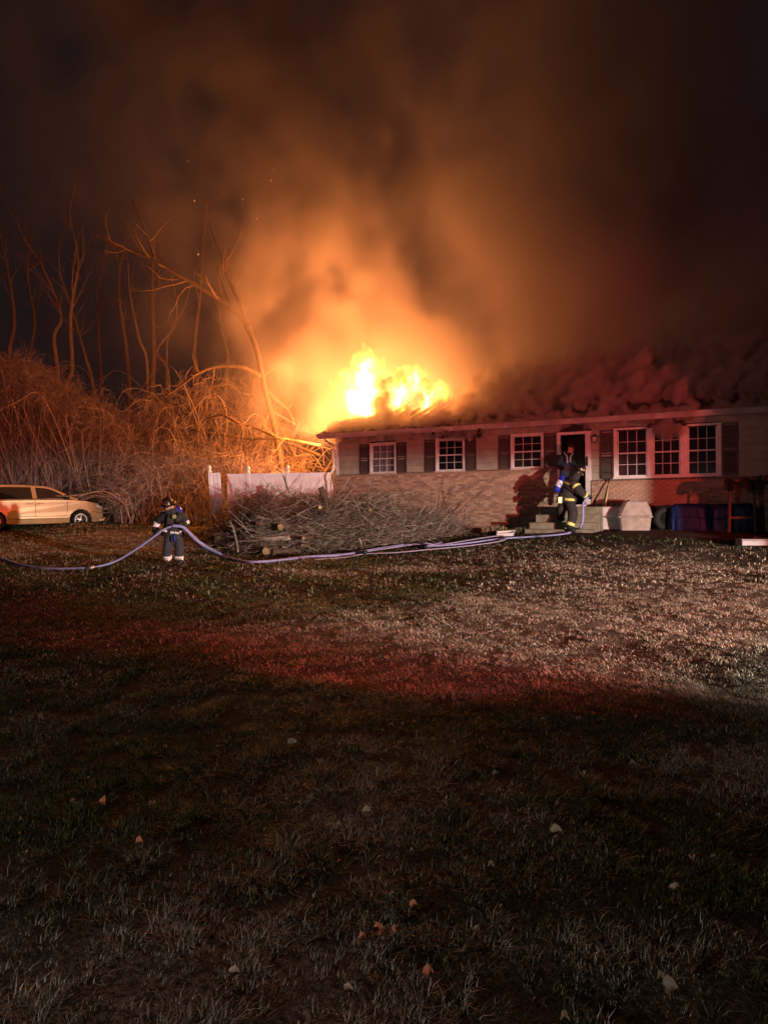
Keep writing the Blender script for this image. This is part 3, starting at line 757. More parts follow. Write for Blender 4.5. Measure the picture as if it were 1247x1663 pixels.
# the woods behind: each tree its own
woods = [([(121, 650), (120, 600), (116, 510), (125, 427), (117, 350), (112, 290)], 36, .15, 'forking bare tree with two pale stems left of the woods'),
         ([(100, 620), (96, 545), (90, 510), (62, 427), (42, 385), (20, 330)], 37, .14, 'bare tree bending left beside the forked one'),
         ([(154, 640), (140, 580), (121, 510), (105, 440), (95, 380)], 38, .12, 'slanting bare tree leaning left over the thicket'),
         ([(204, 640), (203, 577), (200, 477), (198, 400), (205, 330)], 41, .17, 'straight dark trunk in the middle of the woods'),
         ([(246, 640), (244, 581), (243, 460), (240, 380), (238, 300)], 40, .19, 'tallest straight trunk behind the big leaning tree'),
         ([(233, 600), (230, 550), (218, 477), (205, 430), (190, 400)], 36, .09, 'thin bent tree twisting in front of the straight trunk'),
         ([(266, 620), (268, 577), (275, 530), (281, 490), (278, 450)], 37, .07, 'slender bare sapling curving right in the woods'),
         ([(268, 600), (280, 540), (295, 500), (310, 470)], 38, .06, 'thin bare sapling slanting right in the woods'),
         ([(60, 600), (52, 520), (50, 440), (45, 360)], 42, .15, 'dim bare trunk above the van thicket'),
         ([(20, 600), (14, 520), (18, 430), (8, 350), (2, 280)], 40, .14, 'bare tree at the left end of the woods'),
         ([(322, 620), (325, 560), (320, 480), (330, 400), (335, 330)], 39, .14, 'straight bare trunk behind the fork of the leaning tree'),
         ([(372, 640), (370, 580), (362, 520), (366, 440)], 40, .12, 'faint bare trunk deep in the smoke'),
         ([(170, 610), (172, 540), (160, 470), (168, 400), (160, 340)], 43, .12, 'dim far trunk between the forked trees')]
for i, (pp, Z, r0, lb) in enumerate(woods):
    pts = [at(x, y, Z) for x, y in pp]; g0 = pts[0].copy(); g0[2] = float(gz(g0[0], g0[1])) - .1
    rj = np.random.default_rng(400 + i); pts = smooth_path([g0] + [q + rj.normal(0, .22, 3) * [1, 1, .3] for q in pts], 5); t_ = tag(empty('bare_tree', g0), lb, 'tree', 'bare trees of the woods behind'); o3 = list(g0)
    tb = MB(); tb.tube(pts, rad(pts, r0 * 1.1, .03), 7); cb = MB(); rg = np.random.default_rng(60 + i)
    up = pts[len(pts) // 3:]; grow(up, r0 * .7, .03, rg, 2, cb, .72, spread=.9, lenf=.36, minr=.013, up=.6)
    offs(tb, o3).build('trunk', M['palebark'], t_, smooth=True); tag(offs(cb, o3).build('branches', M['palebark'], t_), kind='stuff')
# tangled thickets: arching stems
def thicket(name, outline, Z0, Z1, n, seed, label, r=(.006, .015), m_='vine', droop=1.0, base=None):
    """outline: list of (pixel x, pixel top y); stems rise from the ground and arch over inside it"""
    rg = np.random.default_rng(seed); xs = [q[0] for q in outline]; ys = [q[1] for q in outline]; mb = MB()
    for i in range(n):
        x = rg.uniform(xs[0], xs[-1]); yt = np.interp(x, xs, ys); Z = rg.uniform(Z0, Z1)
        top = at(x, yt, Z)[2]; b = at(x, 800, Z); gzb = float(gz(b[0], b[1])); h = max((top - gzb), .4)
        kind = rg.uniform()
        if kind < .12:     # upright stem, arching at the top
            H_ = h * rg.uniform(.35, .95); an = rg.uniform(0, 6.283); rch = rg.uniform(.5, 2.2) * droop
            p0 = np.array([b[0], b[1], gzb]); dx = np.array([math.cos(an), math.sin(an) * .6, 0]); lean = rg.normal(0, .22, 2)
            pts = [p0, p0 + [lean[0] * H_ * .5, lean[1] * H_ * .5, H_ * .5], p0 + [lean[0] * H_, lean[1] * H_, H_ * .88] + dx * rch * .12, p0 + [lean[0] * H_, lean[1] * H_, H_] + dx * rch * .5,
                   p0 + [lean[0] * H_, lean[1] * H_, H_ * rg.uniform(.85, 1.0)] + dx * rch, p0 + [lean[0] * H_, lean[1] * H_, H_ * rg.uniform(.6, .95)] + dx * rch * 1.4]
            pts = [q + rg.normal(0, .08, 3) for q in pts]; pts[0] = p0
            pts = smooth_path(pts, 3); rr = rg.uniform(*r) * (1.7 if rg.uniform() < .15 else 1)
            mb.tube(pts, rad(pts, rr * 1.3, rr * .5), 4, cap=False)
        else:              # loose tangle
            c = np.array([b[0], b[1], gzb + h * rg.uniform(.10, .95) ** .8]); d = rg.normal(size=3); d[2] *= .8; d /= np.linalg.norm(d); L = rg.uniform(.4, 1.7); pts = [c]
            for k in range(5):
                d = d + rg.normal(0, .42, 3) + np.array([0, 0, -.05 * droop]); d /= np.linalg.norm(d); q = pts[-1] + d * L / 5
                pts.append(q)
            pts = smooth_path(pts, 2); rr = rg.uniform(*r) * .75; mb.tube(pts, rad(pts, rr, rr * .45), 3, cap=False)
            for k in range(3):
                a = pts[rg.integers(2, len(pts) - 1)]; d2 = d + rg.normal(0, .9, 3); d2 /= np.linalg.norm(d2); l2 = rg.uniform(.15, .6)
                mb.tube([a, a + d2 * l2 * .5 + rg.normal(0, .05, 3), a + d2 * l2], [rr * .5, rr * .4, rr * .25], 3, cap=False)
    return tag(mb.build(name, M[m_]), label, 'thicket', kind='stuff')
thicket('thicket', [(-40, 560), (20, 568), (60, 574), (110, 618), (150, 646), (185, 660), (215, 705), (235, 765)], 31, 34.5, 6500, 1, 'dense mound of tangled bare stems behind the van')
thicket('thicket', [(185, 720), (230, 640), (300, 615), (360, 600), (420, 625), (470, 690), (500, 740)], 31.5, 36, 2900, 2, 'loose tangle of bare stems below the leaning tree', r=(.008, .02))
thicket('thicket', [(185, 800), (215, 765), (260, 738), (330, 720), (400, 735), (470, 758)], 28.6, 31.5, 1500, 3, 'low orange lit brush left of the white fence', r=(.007, .016))
# brush pile: height over the lawn
pile_c = [(345, 893, 846), (385, 903, 822), (430, 907, 803), (480, 906, 804), (530, 903, 812), (575, 899, 808), (605, 896, 806), (650, 892, 822), (700, 886, 836), (760, 873, 856)]
PX = np.array([q[0] for q in pile_c], float); PF = np.array([q[1] - 7 for q in pile_c], float); PT = np.array([q[2] for q in pile_c], float)
def pile_point(x, u):
    """u 0 at the front foot of the heap, 1 at its crest"""
    yf = np.interp(x, PX, PF); yt = np.interp(x, PX, PT)
    f_ = ong(x, yf); crest = at(x, yt + 6, f_[1] + 2.6)
    cz = crest[2]; p = f_ + (crest - f_) * u; p[2] = f_[2] + (cz - f_[2]) * (1 - (1 - u) ** 1.5) * (1 + .13 * math.sin(x * .061 + 2 * u) + .10 * math.sin(x * .137 + 4 * u + 1)) + .03
    return p
rg = np.random.default_rng(77)
pile = [MB(), MB(), MB()]
for i in range(6000):
    x = rg.uniform(348, 760); u = rg.uniform(0, 1.15); p = pile_point(x, min(u, 1))
    if u > 1: p[1] += (u - 1) * 8; p[2] -= (u - 1) * 2
    if rg.uniform() > 1.15 - .5 * abs((x - 520) / 260) ** 2: continue
    p[2] += rg.uniform(-.30, .07); an = rg.normal(0, .75) + (0 if rg.uniform() < .7 else 1.57); L = rg.uniform(.25, 1.1) * (1.35 if x > 560 else 1)
    d = np.array([math.cos(an), math.sin(an) * .5, rg.normal(0, .22)]); pts = [p - d * L / 2]
    for k in range(4):
        d = d + rg.normal(0, .20, 3) + [0, 0, -.06 * k + .05]; d /= np.linalg.norm(d); pts.append(pts[-1] + d * L / 4)
    rr = rg.uniform(.003, .008) if rg.uniform() < .90 else rg.uniform(.010, .018)
    w_ = 1 if x < 520 and u > .45 and rg.uniform() < .8 else (2 if rg.uniform() < .14 else 0)
    if w_ == 2: rr *= 1.5
    pile[w_].tube(pts, rad(pts, rr, rr * .5), 3, cap=False)
for k in range(75):    # forked boughs thrown on the heap
    x = rg.uniform(365, 700); p = pile_point(x, rg.uniform(.15, 1.0)); an = rg.normal(0, .8) + (3.14 if rg.uniform() < .5 else 0); d = np.array([math.cos(an), math.sin(an) * .5, rg.uniform(-.1, .5)]); L = rg.uniform(.7, 1.5); pts = [p - [0, 0, .1]]
    for k_ in range(5): d = d + rg.normal(0, .16, 3); d /= np.linalg.norm(d); pts.append(pts[-1] + d * L / 5)
    r_ = rg.uniform(.010, .022); pile[0].tube(pts, rad(pts, r_, r_ * .5), 5, cap=True); grow(pts, r_, r_ * .5, rg, 1, pile[0], 1.6, spread=.8, lenf=.4, minr=.006, up=.15)
for k in range(420):   # dense dark underlayer of the heap, short thick sticks
    x = rg.uniform(360, 725); p = pile_point(x, rg.uniform(0.02, .95)); p[2] -= rg.uniform(.22, .45); an = rg.uniform(0, 3.14); L = rg.uniform(.4, .9)
    d = np.array([math.cos(an), math.sin(an), rg.normal(0, .2)]); pile[0].tube([p - d * L / 2, p, p + d * L / 2], rg.uniform(.015, .03), 5)
bp_ = tag(empty('brush_pile', ong(540, 900)), 'long heap of cut branches and twigs in front of fence and brick wall', 'brush pile')
for q, m_ in zip(pile, ('greytwig', 'redtwig', 'palebranch')):
    tag(offs(q, [float(v) for v in bp_.location]).build('twigs', M[m_], bp_), kind='stuff')
# core of heap soil and leaf litter so nothing shows through
cm = MB(); cols_ = np.linspace(352, 738, 40); us = np.linspace(0, 1, 9); vs = []
for x in cols_:
    for u in us:
        p = pile_point(x, u); p[2] -= .30 if u > .05 else .10; p[2] += rg.normal(0, .03); vs.append(p)
    q = vs[-1].copy(); q[1] += 1.6; q[2] = .4; vs.append(q)
nn = len(us) + 1; cm.add(vs, [(i * nn + k, (i + 1) * nn + k, (i + 1) * nn + k + 1, i * nn + k + 1) for i in range(len(cols_) - 1) for k in range(nn - 1)])
offs(cm, [float(v) for v in bp_.location]).build('leaf_litter', mat('leaf_litter', (.05, .038, .026), .95, (.12, .09, .06), 14, .03, 30), bp_, smooth=True)
# longer named branches laid on the heap (pixel paths)
def branch(pp, r0, r1, label, Zo=-.15, m_='greytwig', dens=1.0):
    pts = []
    for x, y in pp:
        yf = np.interp(x, PX, PF); yt = np.interp(x, PX, PT); u = float(np.clip((yf - y) / (yf - yt), 0, 1)); Z = pile_point(x, u)[1] + Zo
        pts.append(at(x, y, Z))
    pts = smooth_path(pts, 4); t_ = tag(empty('cut_branch', pts[0]), label, 'branch', 'cut branches on the brush pile'); o3 = list(map(float, pts[0]))
    a = MB(); a.tube(pts, rad(pts, r0, r1), 7); offs(a, o3).build('limb', M[m_], t_, smooth=True)
    c_ = MB(); grow(pts, r0 * .6, r1, rg, 1, c_, dens, spread=.8, lenf=.35, minr=.008, up=.25); offs(c_, o3).build('twigs', M[m_], t_)
branch([(478, 838), (520, 845), (560, 852), (590, 866), (618, 881)], .028, .012, 'long pale branch slanting down the right of the heap', m_='palebranch')
branch([(520, 843), (550, 847), (585, 850), (604, 851)], .026, .012, 'straight pale branch lying level across the heap', m_='palebranch')
branch([(470, 872), (430, 874), (395, 872), (356, 873)], .045, .015, 'forked branch spreading left at the foot of the heap', m_='palebranch', Zo=-.4)
branch([(472, 875), (410, 878), (385, 880), (372, 889)], .035, .012, 'branch with drooping end low on the left of the heap', m_='palebranch', Zo=-.5)
branch([(505, 870), (460, 872), (425, 868), (400, 870)], .05, .04, 'bare pole lying level above the lowest cut logs')
branch([(345, 835), (360, 856), (375, 866), (384, 878)], .022, .010, 'thin branch leaning out at the left end of heap')
branch([(470, 800), (466, 790), (462, 776), (459, 772)], .035, .03, 'dark broken stub standing up against the fence')
branch([(585, 853), (540, 862), (500, 868)], .03, .02, 'grey branch across the middle of the heap')
# cut logs with pale ends
def log(x, y, r, L, an, label, Zo=-.85, tilt=0.0):
    yf = np.interp(x, PX, PF); yt = np.interp(x, PX, PT); u = float(np.clip((yf - y) / (yf - yt), 0, 1)); Z = pile_point(x, u)[1] + Zo
    p = at(x, y, Z); gzz = float(gz(p[0], p[1])); p[2] = max(p[2], gzz + r * .9)
    t_ = tag(empty('cut_log', p), label, 'log', 'cut logs in the brush pile')
    d = np.array([math.cos(an), math.sin(an), tilt]); d /= np.linalg.norm(d)
    a = MB(); n = 14; base = [d * L * t0 for t0 in (0, .3, .65, 1.0)]; a.tube(base, [r, r * 1.04, r * .97, r * .98], n, cap=False); a.build('bark', M['bark'], t_, smooth=True)
    e = MB(); e.tube([d * .006, d * .004 - d * .002], [r * .97, r * .97], n); e.tube([d * (L - .006), d * (L - .002)], [r * .95, r * .95], n); e.build('cut_end', M['cutwood'], t_)
log(455.5, 856, .095, .7, 1.2, 'round cut log end facing out in the middle of the heap')
log(418, 850, .06, .5, .9, 'small pale log end high on the left of the heap')
log(432, 903, .115, .6, 1.15, 'thick cut log end resting on the ground just above the hose', -.2)
log(443, 896, .08, .5, .3, 'shorter log tucked against the thick ground log', -.25)
log(493, 874, .05, .5, 1.2, 'small bright log end near the right foot of the heap')
log(491, 886, .05, .4, 1.0, 'second small log end below the bright one', -.25)
log(423, 882, .085, .62, .05, 'log lying lengthwise with its end left, above the hose', -.3)
log(349, 906, .17, .75, .35, 'fattest cut log lying alone at the left foot of the heap', -.1)
log(520, 824, .06, .45, 1.8, 'small log end poking out near the crest')
log(535, 828, .10, .75, 2.6, 'grey log stub standing up on top of the heap', 0.0, 2.2)
log(500, 836, .04, .5, 1.3, 'orange split stick of wood on the heap', -.4, .9)
log(602, 828, .07, .35, 1.3, 'mossy yellow green log end right of the crest', -.4)
# dead shrub in front of the fence and bare shrub against the brick wall
def shrub(name, x0, x1, yb, yt, Z0, Z1, n, r, m_, label, seed, up=1.0):
    rg = np.random.default_rng(seed); p = at((x0 + x1) / 2, yb, (Z0 + Z1) / 2); p[2] = float(gz(p[0], p[1])); t_ = tag(empty(name, p), label, 'shrub'); c_ = MB(); s_ = MB()
    for i in range(n):
        x = rg.uniform(x0, x1); Z = rg.uniform(Z0, Z1); b = p + np.array([rg.normal(0, .25), rg.normal(0, .12), 0]); tp = at(x, yt + (yb - yt) * rg.uniform(0, .5) , Z)
        m1 = b + (tp - b) * .5 + rg.normal(0, .10, 3) + [0, 0, .1]; pts = smooth_path([b, m1, tp], 4); s_.tube(pts, rad(pts, r, r * .35), 4, cap=False)
        grow(pts, r, r * .4, rg, 1, c_, 1.7, spread=.8, lenf=.4, minr=.006, up=.2)
    o3 = list(map(float, p)); offs(s_, o3).build('stems', M[m_], t_); offs(c_, o3).build('twigs', M[m_], t_)
shrub('dead_shrub', 378, 475, 850, 778, 24.4, 25.4, 26, .014, 'redtwig', 'reddish dead shrub in front of the white fence', 5)
shrub('dead_shrub', 372, 440, 850, 790, 24.2, 25.2, 12, .012, 'redtwig', 'smaller dead shrub at the left end of fence', 6)
shrub('bare_shrub', 650, 800, 850, 766, 23.2, 24.0, 9, .012, 'redtwig', 'leafless shrub with thin arching stems against the brick wall', 7)
# low leafy plant and clumps by the steps
def clump(name, x, y, w, h, n, m_, label, cat, seed):
    rg = np.random.default_rng(seed); p = ong(x, y); b = MB()
    for i in range(n):
        a = rg.uniform(0, 6.283); q = w * math.sqrt(rg.uniform()); c_ = np.array([q * math.cos(a), q * math.sin(a) * .5, 0]); hh = h * rg.uniform(.3, 1) * (1.1 - .5 * q / w)
        d = np.array([math.cos(a), math.sin(a), 0]) * rg.uniform(.02, .12) + rg.normal(0, .03, 3); wv = rg.normal(size=3); wv[2] = 0; wv = wv / np.linalg.norm(wv) * rg.uniform(.008, .02)
        t_ = c_ + d + [0, 0, hh]; m1 = (c_ + t_) / 2 + rg.normal(0, .01, 3)
        b.add([c_, m1 - wv, t_, m1 + wv], [(0, 1, 2, 3)])
    o = b.build(name, m_, None, loc=p); return tag(o, label, cat)
M['drystraw'] = mat('dry_straw', (.34, .27, .14), .9, (.20, .17, .09), 6)
clump('ornamental_clump', 803, 866, .33, .30, 420, M['drystraw'], 'dry yellow plant clump in front of the grey tub', 'plant', 1)
clump('ornamental_clump', 850, 864, .42, .16, 380, mat('sage', (.18, .18, .10), .9, (.10, .10, .06), 5), 'low greenish clump between the tub and front steps', 'plant', 2)
# ------------------------------------------------------------------ the van
van = tag(empty('minivan', (0, 0, 0)), 'gold beige minivan parked sideways before the thicket', 'van')
fw = at(131, 858, 28.8); rw = at(-4, 866, 27.0)
van_dir = fw - rw; van_dir[2] = 0; van_dir /= np.linalg.norm(van_dir)
VA = math.atan2(van_dir[1], van_dir[0])
# van coordinates: x forward (front wheel at 0), y to its left (away from camera), z up; near side at y=-.97
side = np.array([-van_dir[1], van_dir[0], 0]); org = fw + side * .86; org[2] = float(fw[2])
van.location = [float(v) for v in org]; van.rotation_euler = (0, 0, VA)
M['vanpaint'] = mat('gold_paint', (.52, .37, .19), .34, (.48, .34, .175), 2, metal=.25, spec=.5)
M['vanglass'] = glass_mat('tinted_glass', (.012, .012, .014), .05, .25)
M['rubber'] = mat('rubber', (.012, .012, .012), .85); M['alloy'] = mat('alloy', (.28, .26, .25), .35, metal=.8)
def arch(cx_, r_, a0, a1, n=10): return [(cx_ + r_ * math.cos(a), .34 + r_ * math.sin(a)) for a in np.linspace(a0, a1, n)]
WB = 3.08
prof = [(.88, .30), (.93, .48), (.90, .66), (.80, .86), (.62, .99), (.30, 1.075), (-.30, 1.14), (-.62, 1.165), (-3.6, 1.17), (-4.12, 1.12), (-4.2, .80), (-4.2, .42), (-4.1, .28)]
low = [(-3.5, .24)] + arch(-WB, .42, math.pi * 1.06, -.06 * math.pi)[0:] + [(-2.5, .22), (-.5, .22)] + arch(0, .42, math.pi * 1.06, -.06 * math.pi) + [(.5, .24), (.86, .27)]
out = prof + low
# body sides curve in toward top and bottom
def vy(z): return .97 - .035 * max(0, (z - .75) / .45) ** 2 - .05 * max(0, (.6 - z) / .4) ** 2
b = MB()
pts = out[::-1]
n = len(pts)
def nosey(x): return 1 - .26 * max(0, (x - .35) / .6) ** 2
vs = []
for sgn, ins in ((-1, 0), (1, 0)):
    vs += [(x, sgn * vy(z) * nosey(x), z) for x, z in pts]
b.add(vs, [tuple(range(n))[::-1], tuple(range(n, 2 * n))] + [(i, (i + 1) % n, n + (i + 1) % n, n + i) for i in range(n)])
body = b.build('body', M['vanpaint'], van, bevel=.03, seg=2)
# greenhouse (roof and pillars)
gh = [(-.28, 1.13, .88), (.0, 1.13, .86), (-.95, 1.60, .72), (-1.25, 1.69, .68), (-2.2, 1.745, .67), (-3.3, 1.74, .67), (-3.95, 1.66, .68), (-4.12, 1.12, .86)]
vs = [(x, -w_, z) for x, z, w_ in gh] + [(x, w_, z) for x, z, w_ in gh]; n = len(gh)
b = MB(); b.add(vs, [tuple(range(n))[::-1], tuple(range(n, 2 * n))] + [(i, (i + 1) % n, n + (i + 1) % n, n + i) for i in range(n)])
b.build('cabin', M['vanpaint'], van, bevel=.04, seg=2)
def ys(z): return .88 - (z - 1.13) / (1.70 - 1.13) * .20
def side_glass(name, poly, label=None, off=.016):
    q = MB(); k = len(poly)
    q.add([(x, -(ys(z) + off), z) for x, z in poly] + [(x, -(ys(z) - .01), z) for x, z in poly], [tuple(range(k)), tuple(range(2 * k - 1, k - 1, -1))] + [(i, (i + 1) % k, k + (i + 1) % k, k + i) for i in range(k)])
    o = q.build(name, M['vanglass'], van)
    if label: o['label'] = label
side_glass('window', [(-.42, 1.21), (-1.55, 1.20), (-1.60, 1.63), (-1.22, 1.60), (-.92, 1.50)], 'front door window')
side_glass('window', [(-1.72, 1.20), (-2.86, 1.20), (-2.90, 1.65), (-1.77, 1.645)], 'sliding door window')
side_glass('window', [(-3.02, 1.20), (-3.95, 1.20), (-3.80, 1.60), (-3.06, 1.645)])
q = MB(); q.add([(.00, -.80, 1.17), (.00, .80, 1.17), (-.90, .66, 1.585), (-.90, -.66, 1.585)], [(0, 1, 2, 3)]); 
q.v = [(x + .03, y, z + .02) for x, y, z in q.v]; q.build('windscreen', M['vanglass'], van)
M['gap'] = mat('panel_gap', (.01, .01, .01), .8)
for x in (-.50, -1.66, -2.96):
    q = MB()
    for z0, z1 in ((.32, .55), (.55, .8), (.8, 1.0), (1.0, 1.14)):
        q.add([(x, -vy(z0) - .002, z0), (x + .012, -vy(z0) - .002, z0), (x + .012, -vy(z1) - .002, z1), (x, -vy(z1) - .002, z1)], [(0, 1, 2, 3)])
    q.build('door_seam', M['gap'], van)
q = MB(); q.prism([(-.955, .40), (-.985, .43), (-.985, .50), (-.965, .53)], -2.6, -.48, 'x'); q.build('side_moulding', M['vanpaint'], van, bevel=.008)
q = MB(); q.tube([(-.28, -.95, 1.155), (-1.6, -.925, 1.185), (-3.9, -.925, 1.185)], .012, 5); q.build('belt_trim', M['gap'], van)
for x in (-.75 - .72, -1.85):
    q = MB(); q.tube([(x - .11, -.975, 1.0), (x - .08, -1.0, 1.005), (x + .08, -1.0, 1.005), (x + .11, -.975, 1.0)], .018, 6); q.build('door_handle', M['vanpaint'], van, smooth=True)
q = MB(); q.lathe([(.02, -.13), (.085, -.10), (.10, 0), (.085, .08), (.02, .10)], (-.52, -1.06, 1.25), 10, 0, (.85, 1.0)); q.box((-.55, -1.0, 1.17), (-.49, -.86, 1.22)); q.build('wing_mirror', M['black'], van, smooth=True)
q = MB(); q.add([(.60, -.86, .985), (.86, -.72, .84), (.90, -.70, .72), (.78, -.84, .78), (.58, -.93, .86)], [(0, 1, 2, 3, 4)]); q.v = [(x + .02, y - .035, z + .005) for x, y, z in q.v]; q.build('headlight', mat('lamp_lens', (.55, .55, .52), .15), van)
q = MB(); q.prism([(.50, .26), (.95, .28), (.99, .40), (.94, .44), (.90, .36), (.50, .34)], -.80, .80, 'y'); q.build('front_bumper', M['vanpaint'], van, bevel=.02)
B('underbody', (-4.0, -.80, .2), (.7, .80, .5), M['gap'], van)
for (wx, sy) in ((0, -1), (-WB, -1), (0, 1), (-WB, 1)):
    wh = MB(); y0 = .86 * sy
    wh.lathe([(.20, -.10), (.30, -.115), (.335, -.10), (.35, -.06), (.35, .06), (.335, .10), (.30, .115), (.20, .10)], (wx, y0, .35), 28, 1); wo = wh.build('wheel', M['rubber'], van, smooth=True)
    if sy < 0:
        rm = MB(); rm.lathe([(.215, 0), (.235, -.02), (.235, -.03), (.205, -.03), (.200, 0)], (wx, y0 - .09, .35), 28, 1)
        rm.lathe([(.0, -.05), (.05, -.045), (.055, 0)], (wx, y0 - .06, .35), 12, 1)
        for k in range(10):
            a = 2 * math.pi * k / 10 + .12 * (-1) ** k; d = np.array([math.cos(a), 0, math.sin(a)]); c0 = np.array([wx, y0 - .095, .35])
            rm.tube([c0 + d * .045, c0 + d * .21], [.018, .012], 5)
        rm.build('rim', M['alloy'], wo)
        hub = MB(); hub.lathe([(.20, 0), (.20, .01)], (wx, y0 - .055, .35), 20, 1); hub.build('brake_disc', M['gap'], wo)
# ------------------------------------------------------------------ things along the wall
def thing(name, lx, ly, z, rz, label, cat, group=None):
    return tag(empty(name, hl(lx, ly, z), HANG + rz), label, cat, group)
gzh = lambda lx, ly: float(gz(*hl(lx, ly)[:2]))
# beige plastic dog house (igloo like lid on a tapered base)
lx, ly = 10.35, -1.05; z = gzh(lx, ly)
dh = thing('dog_house', lx, ly, z - .01, .10, 'beige plastic dog house with a faceted lid, right of the white crate', 'dog house')
M['beige'] = mat('beige_plastic', (.42, .35, .30), .6, (.30, .24, .20), 5, per_object=.0)
q = MB()
def ring(w_, d_, c_, z_): return [(-w_ + c_, -d_, z_), (w_ - c_, -d_, z_), (w_, -d_ + c_, z_), (w_, d_ - c_, z_), (w_ - c_, d_, z_), (-w_ + c_, d_, z_), (-w_, d_ - c_, z_), (-w_, -d_ + c_, z_)]
def loft(q, rings):
    k = len(rings[0]); vs = [v for r_ in rings for v in r_]
    q.add(vs, [tuple(range(k))[::-1], tuple(range((len(rings) - 1) * k, len(rings) * k))] + [(i * k + j, i * k + (j + 1) % k, (i + 1) * k + (j + 1) % k, (i + 1) * k + j) for i in range(len(rings) - 1) for j in range(k)])
loft(q, [ring(.39, .33, .07, 0), ring(.43, .37, .07, .36), ring(.48, .41, .07, .365), ring(.48, .41, .07, .405)]); q.build('base', M['beige'], dh, bevel=.015, seg=2)
q = MB(); loft(q, [ring(.455, .39, .10, .409), ring(.40, .36, .12, .62), ring(.31, .30, .12, .80), ring(.20, .22, .10, .85)]); q.build('lid', M['beige'], dh, bevel=.02, seg=2)
q = MB(); q.box((-.12, -.30, .835), (.12, -.26, .858)); q.build('lid_rib', M['beige'], dh, bevel=.008)
# white crate
lx, ly = 9.72, -.62; z = gzh(lx, ly)
cr = thing('storage_box', lx, ly, z, 0, 'white plastic storage box with riveted edge beside the beige dog house', 'box')
M['whitebox'] = mat('white_box', (.66, .64, .64), .5, (.52, .50, .50), 6)
b = MB(); b.box((-.45, -.30, 0), (.45, .30, .64)); b.build('shell', M['whitebox'], cr, bevel=.02, seg=2)
b = MB(); b.box((-.462, -.312, .30), (.462, .312, .325)); b.build('seam_rib', M['whitebox'], cr, bevel=.004)
b = MB(); b.box((-.465, -.315, .60), (.465, .315, .655)); b.build('lid', M['whitebox'], cr, bevel=.012)
b = MB()
for zz in (.08, .31, .54): b.lathe([(.016, 0), (.016, -.012)], (-.40, -.30, zz), 8, 1)
b.build('rivets', M['gap'], cr)
# shovel, broom handle and small orange tool left of the box
def pt(x, y, off): lx_, z_ = fac(x, y, off); return hl(lx_, off, z_)
sv = tag(empty('shovel', pt(975, 851, -.75)), 'dark handled shovel leaning on the brick beside the steps', 'shovel'); o3 = list(map(float, sv.location))
a0 = pt(974, 838, -.72); a1 = pt(989, 779, -.22)
q = MB(); q.tube([a0, a1], .019, 8); q.tube([a1 + [-.05, 0, .0], a1 + [.06, .0, .02]], .017, 6); offs(q, o3).build('handle', M['black'], sv, smooth=True)
q = MB(); q.prism([(-.13, .0), (-.11, -.16), (0, -.24), (.11, -.16), (.13, .0), (.04, .05), (-.04, .05)], -.01, .012, 'y'); q.v = [(x + a0[0], y + a0[1], z + a0[2]) for x, y, z in q.v]
offs(q, o3).build('blade', M['steel'], sv, bevel=.006)
bm_ = tag(empty('yellow_handled_tool', pt(982, 845, -.70)), 'pale yellow tool handle leaning on the brick beside the shovel', 'garden tool'); o3 = list(map(float, bm_.location))
a0 = pt(982, 825, -.68); a1 = pt(988, 785, -.30)
q = MB(); q.tube([a0, a1], .017, 8); offs(q, o3).build('handle', mat('yellow_handle', (.62, .52, .22), .5), bm_, smooth=True)
q = MB(); a2 = pt(980, 848, -.74); q.tube([a0, (a0 + a2) / 2, a2], [.024, .03, .028], 8); q.tube([a2 + [-.10, -.03, -.02], a2 + [.10, .03, -.02]], .035, 6); offs(q, o3).build('head', M['black'], bm_)
ot = tag(empty('orange_tool', pt(987, 836, -.80)), 'orange and yellow plastic tool resting against the white box', 'garden tool'); o3 = list(map(float, ot.location))
q = MB(); a0 = pt(985, 838, -.80); a1 = pt(991, 819, -.72); q.tube([a0, a0 * .6 + a1 * .4, a1, a1 + (a1 - a0) * .1], [.03, .075, .05, .02], 8, flat=.5); offs(q, o3).build('shell', mat('orange_plastic', (.62, .33, .05), .5, (.5, .22, .03), 8), ot, smooth=True)
q = MB(); q.tube([a0 + [.0, -.05, .05], a1 + [.02, -.05, -.06]], .014, 6); offs(q, o3).build('grip', M['black'], ot)
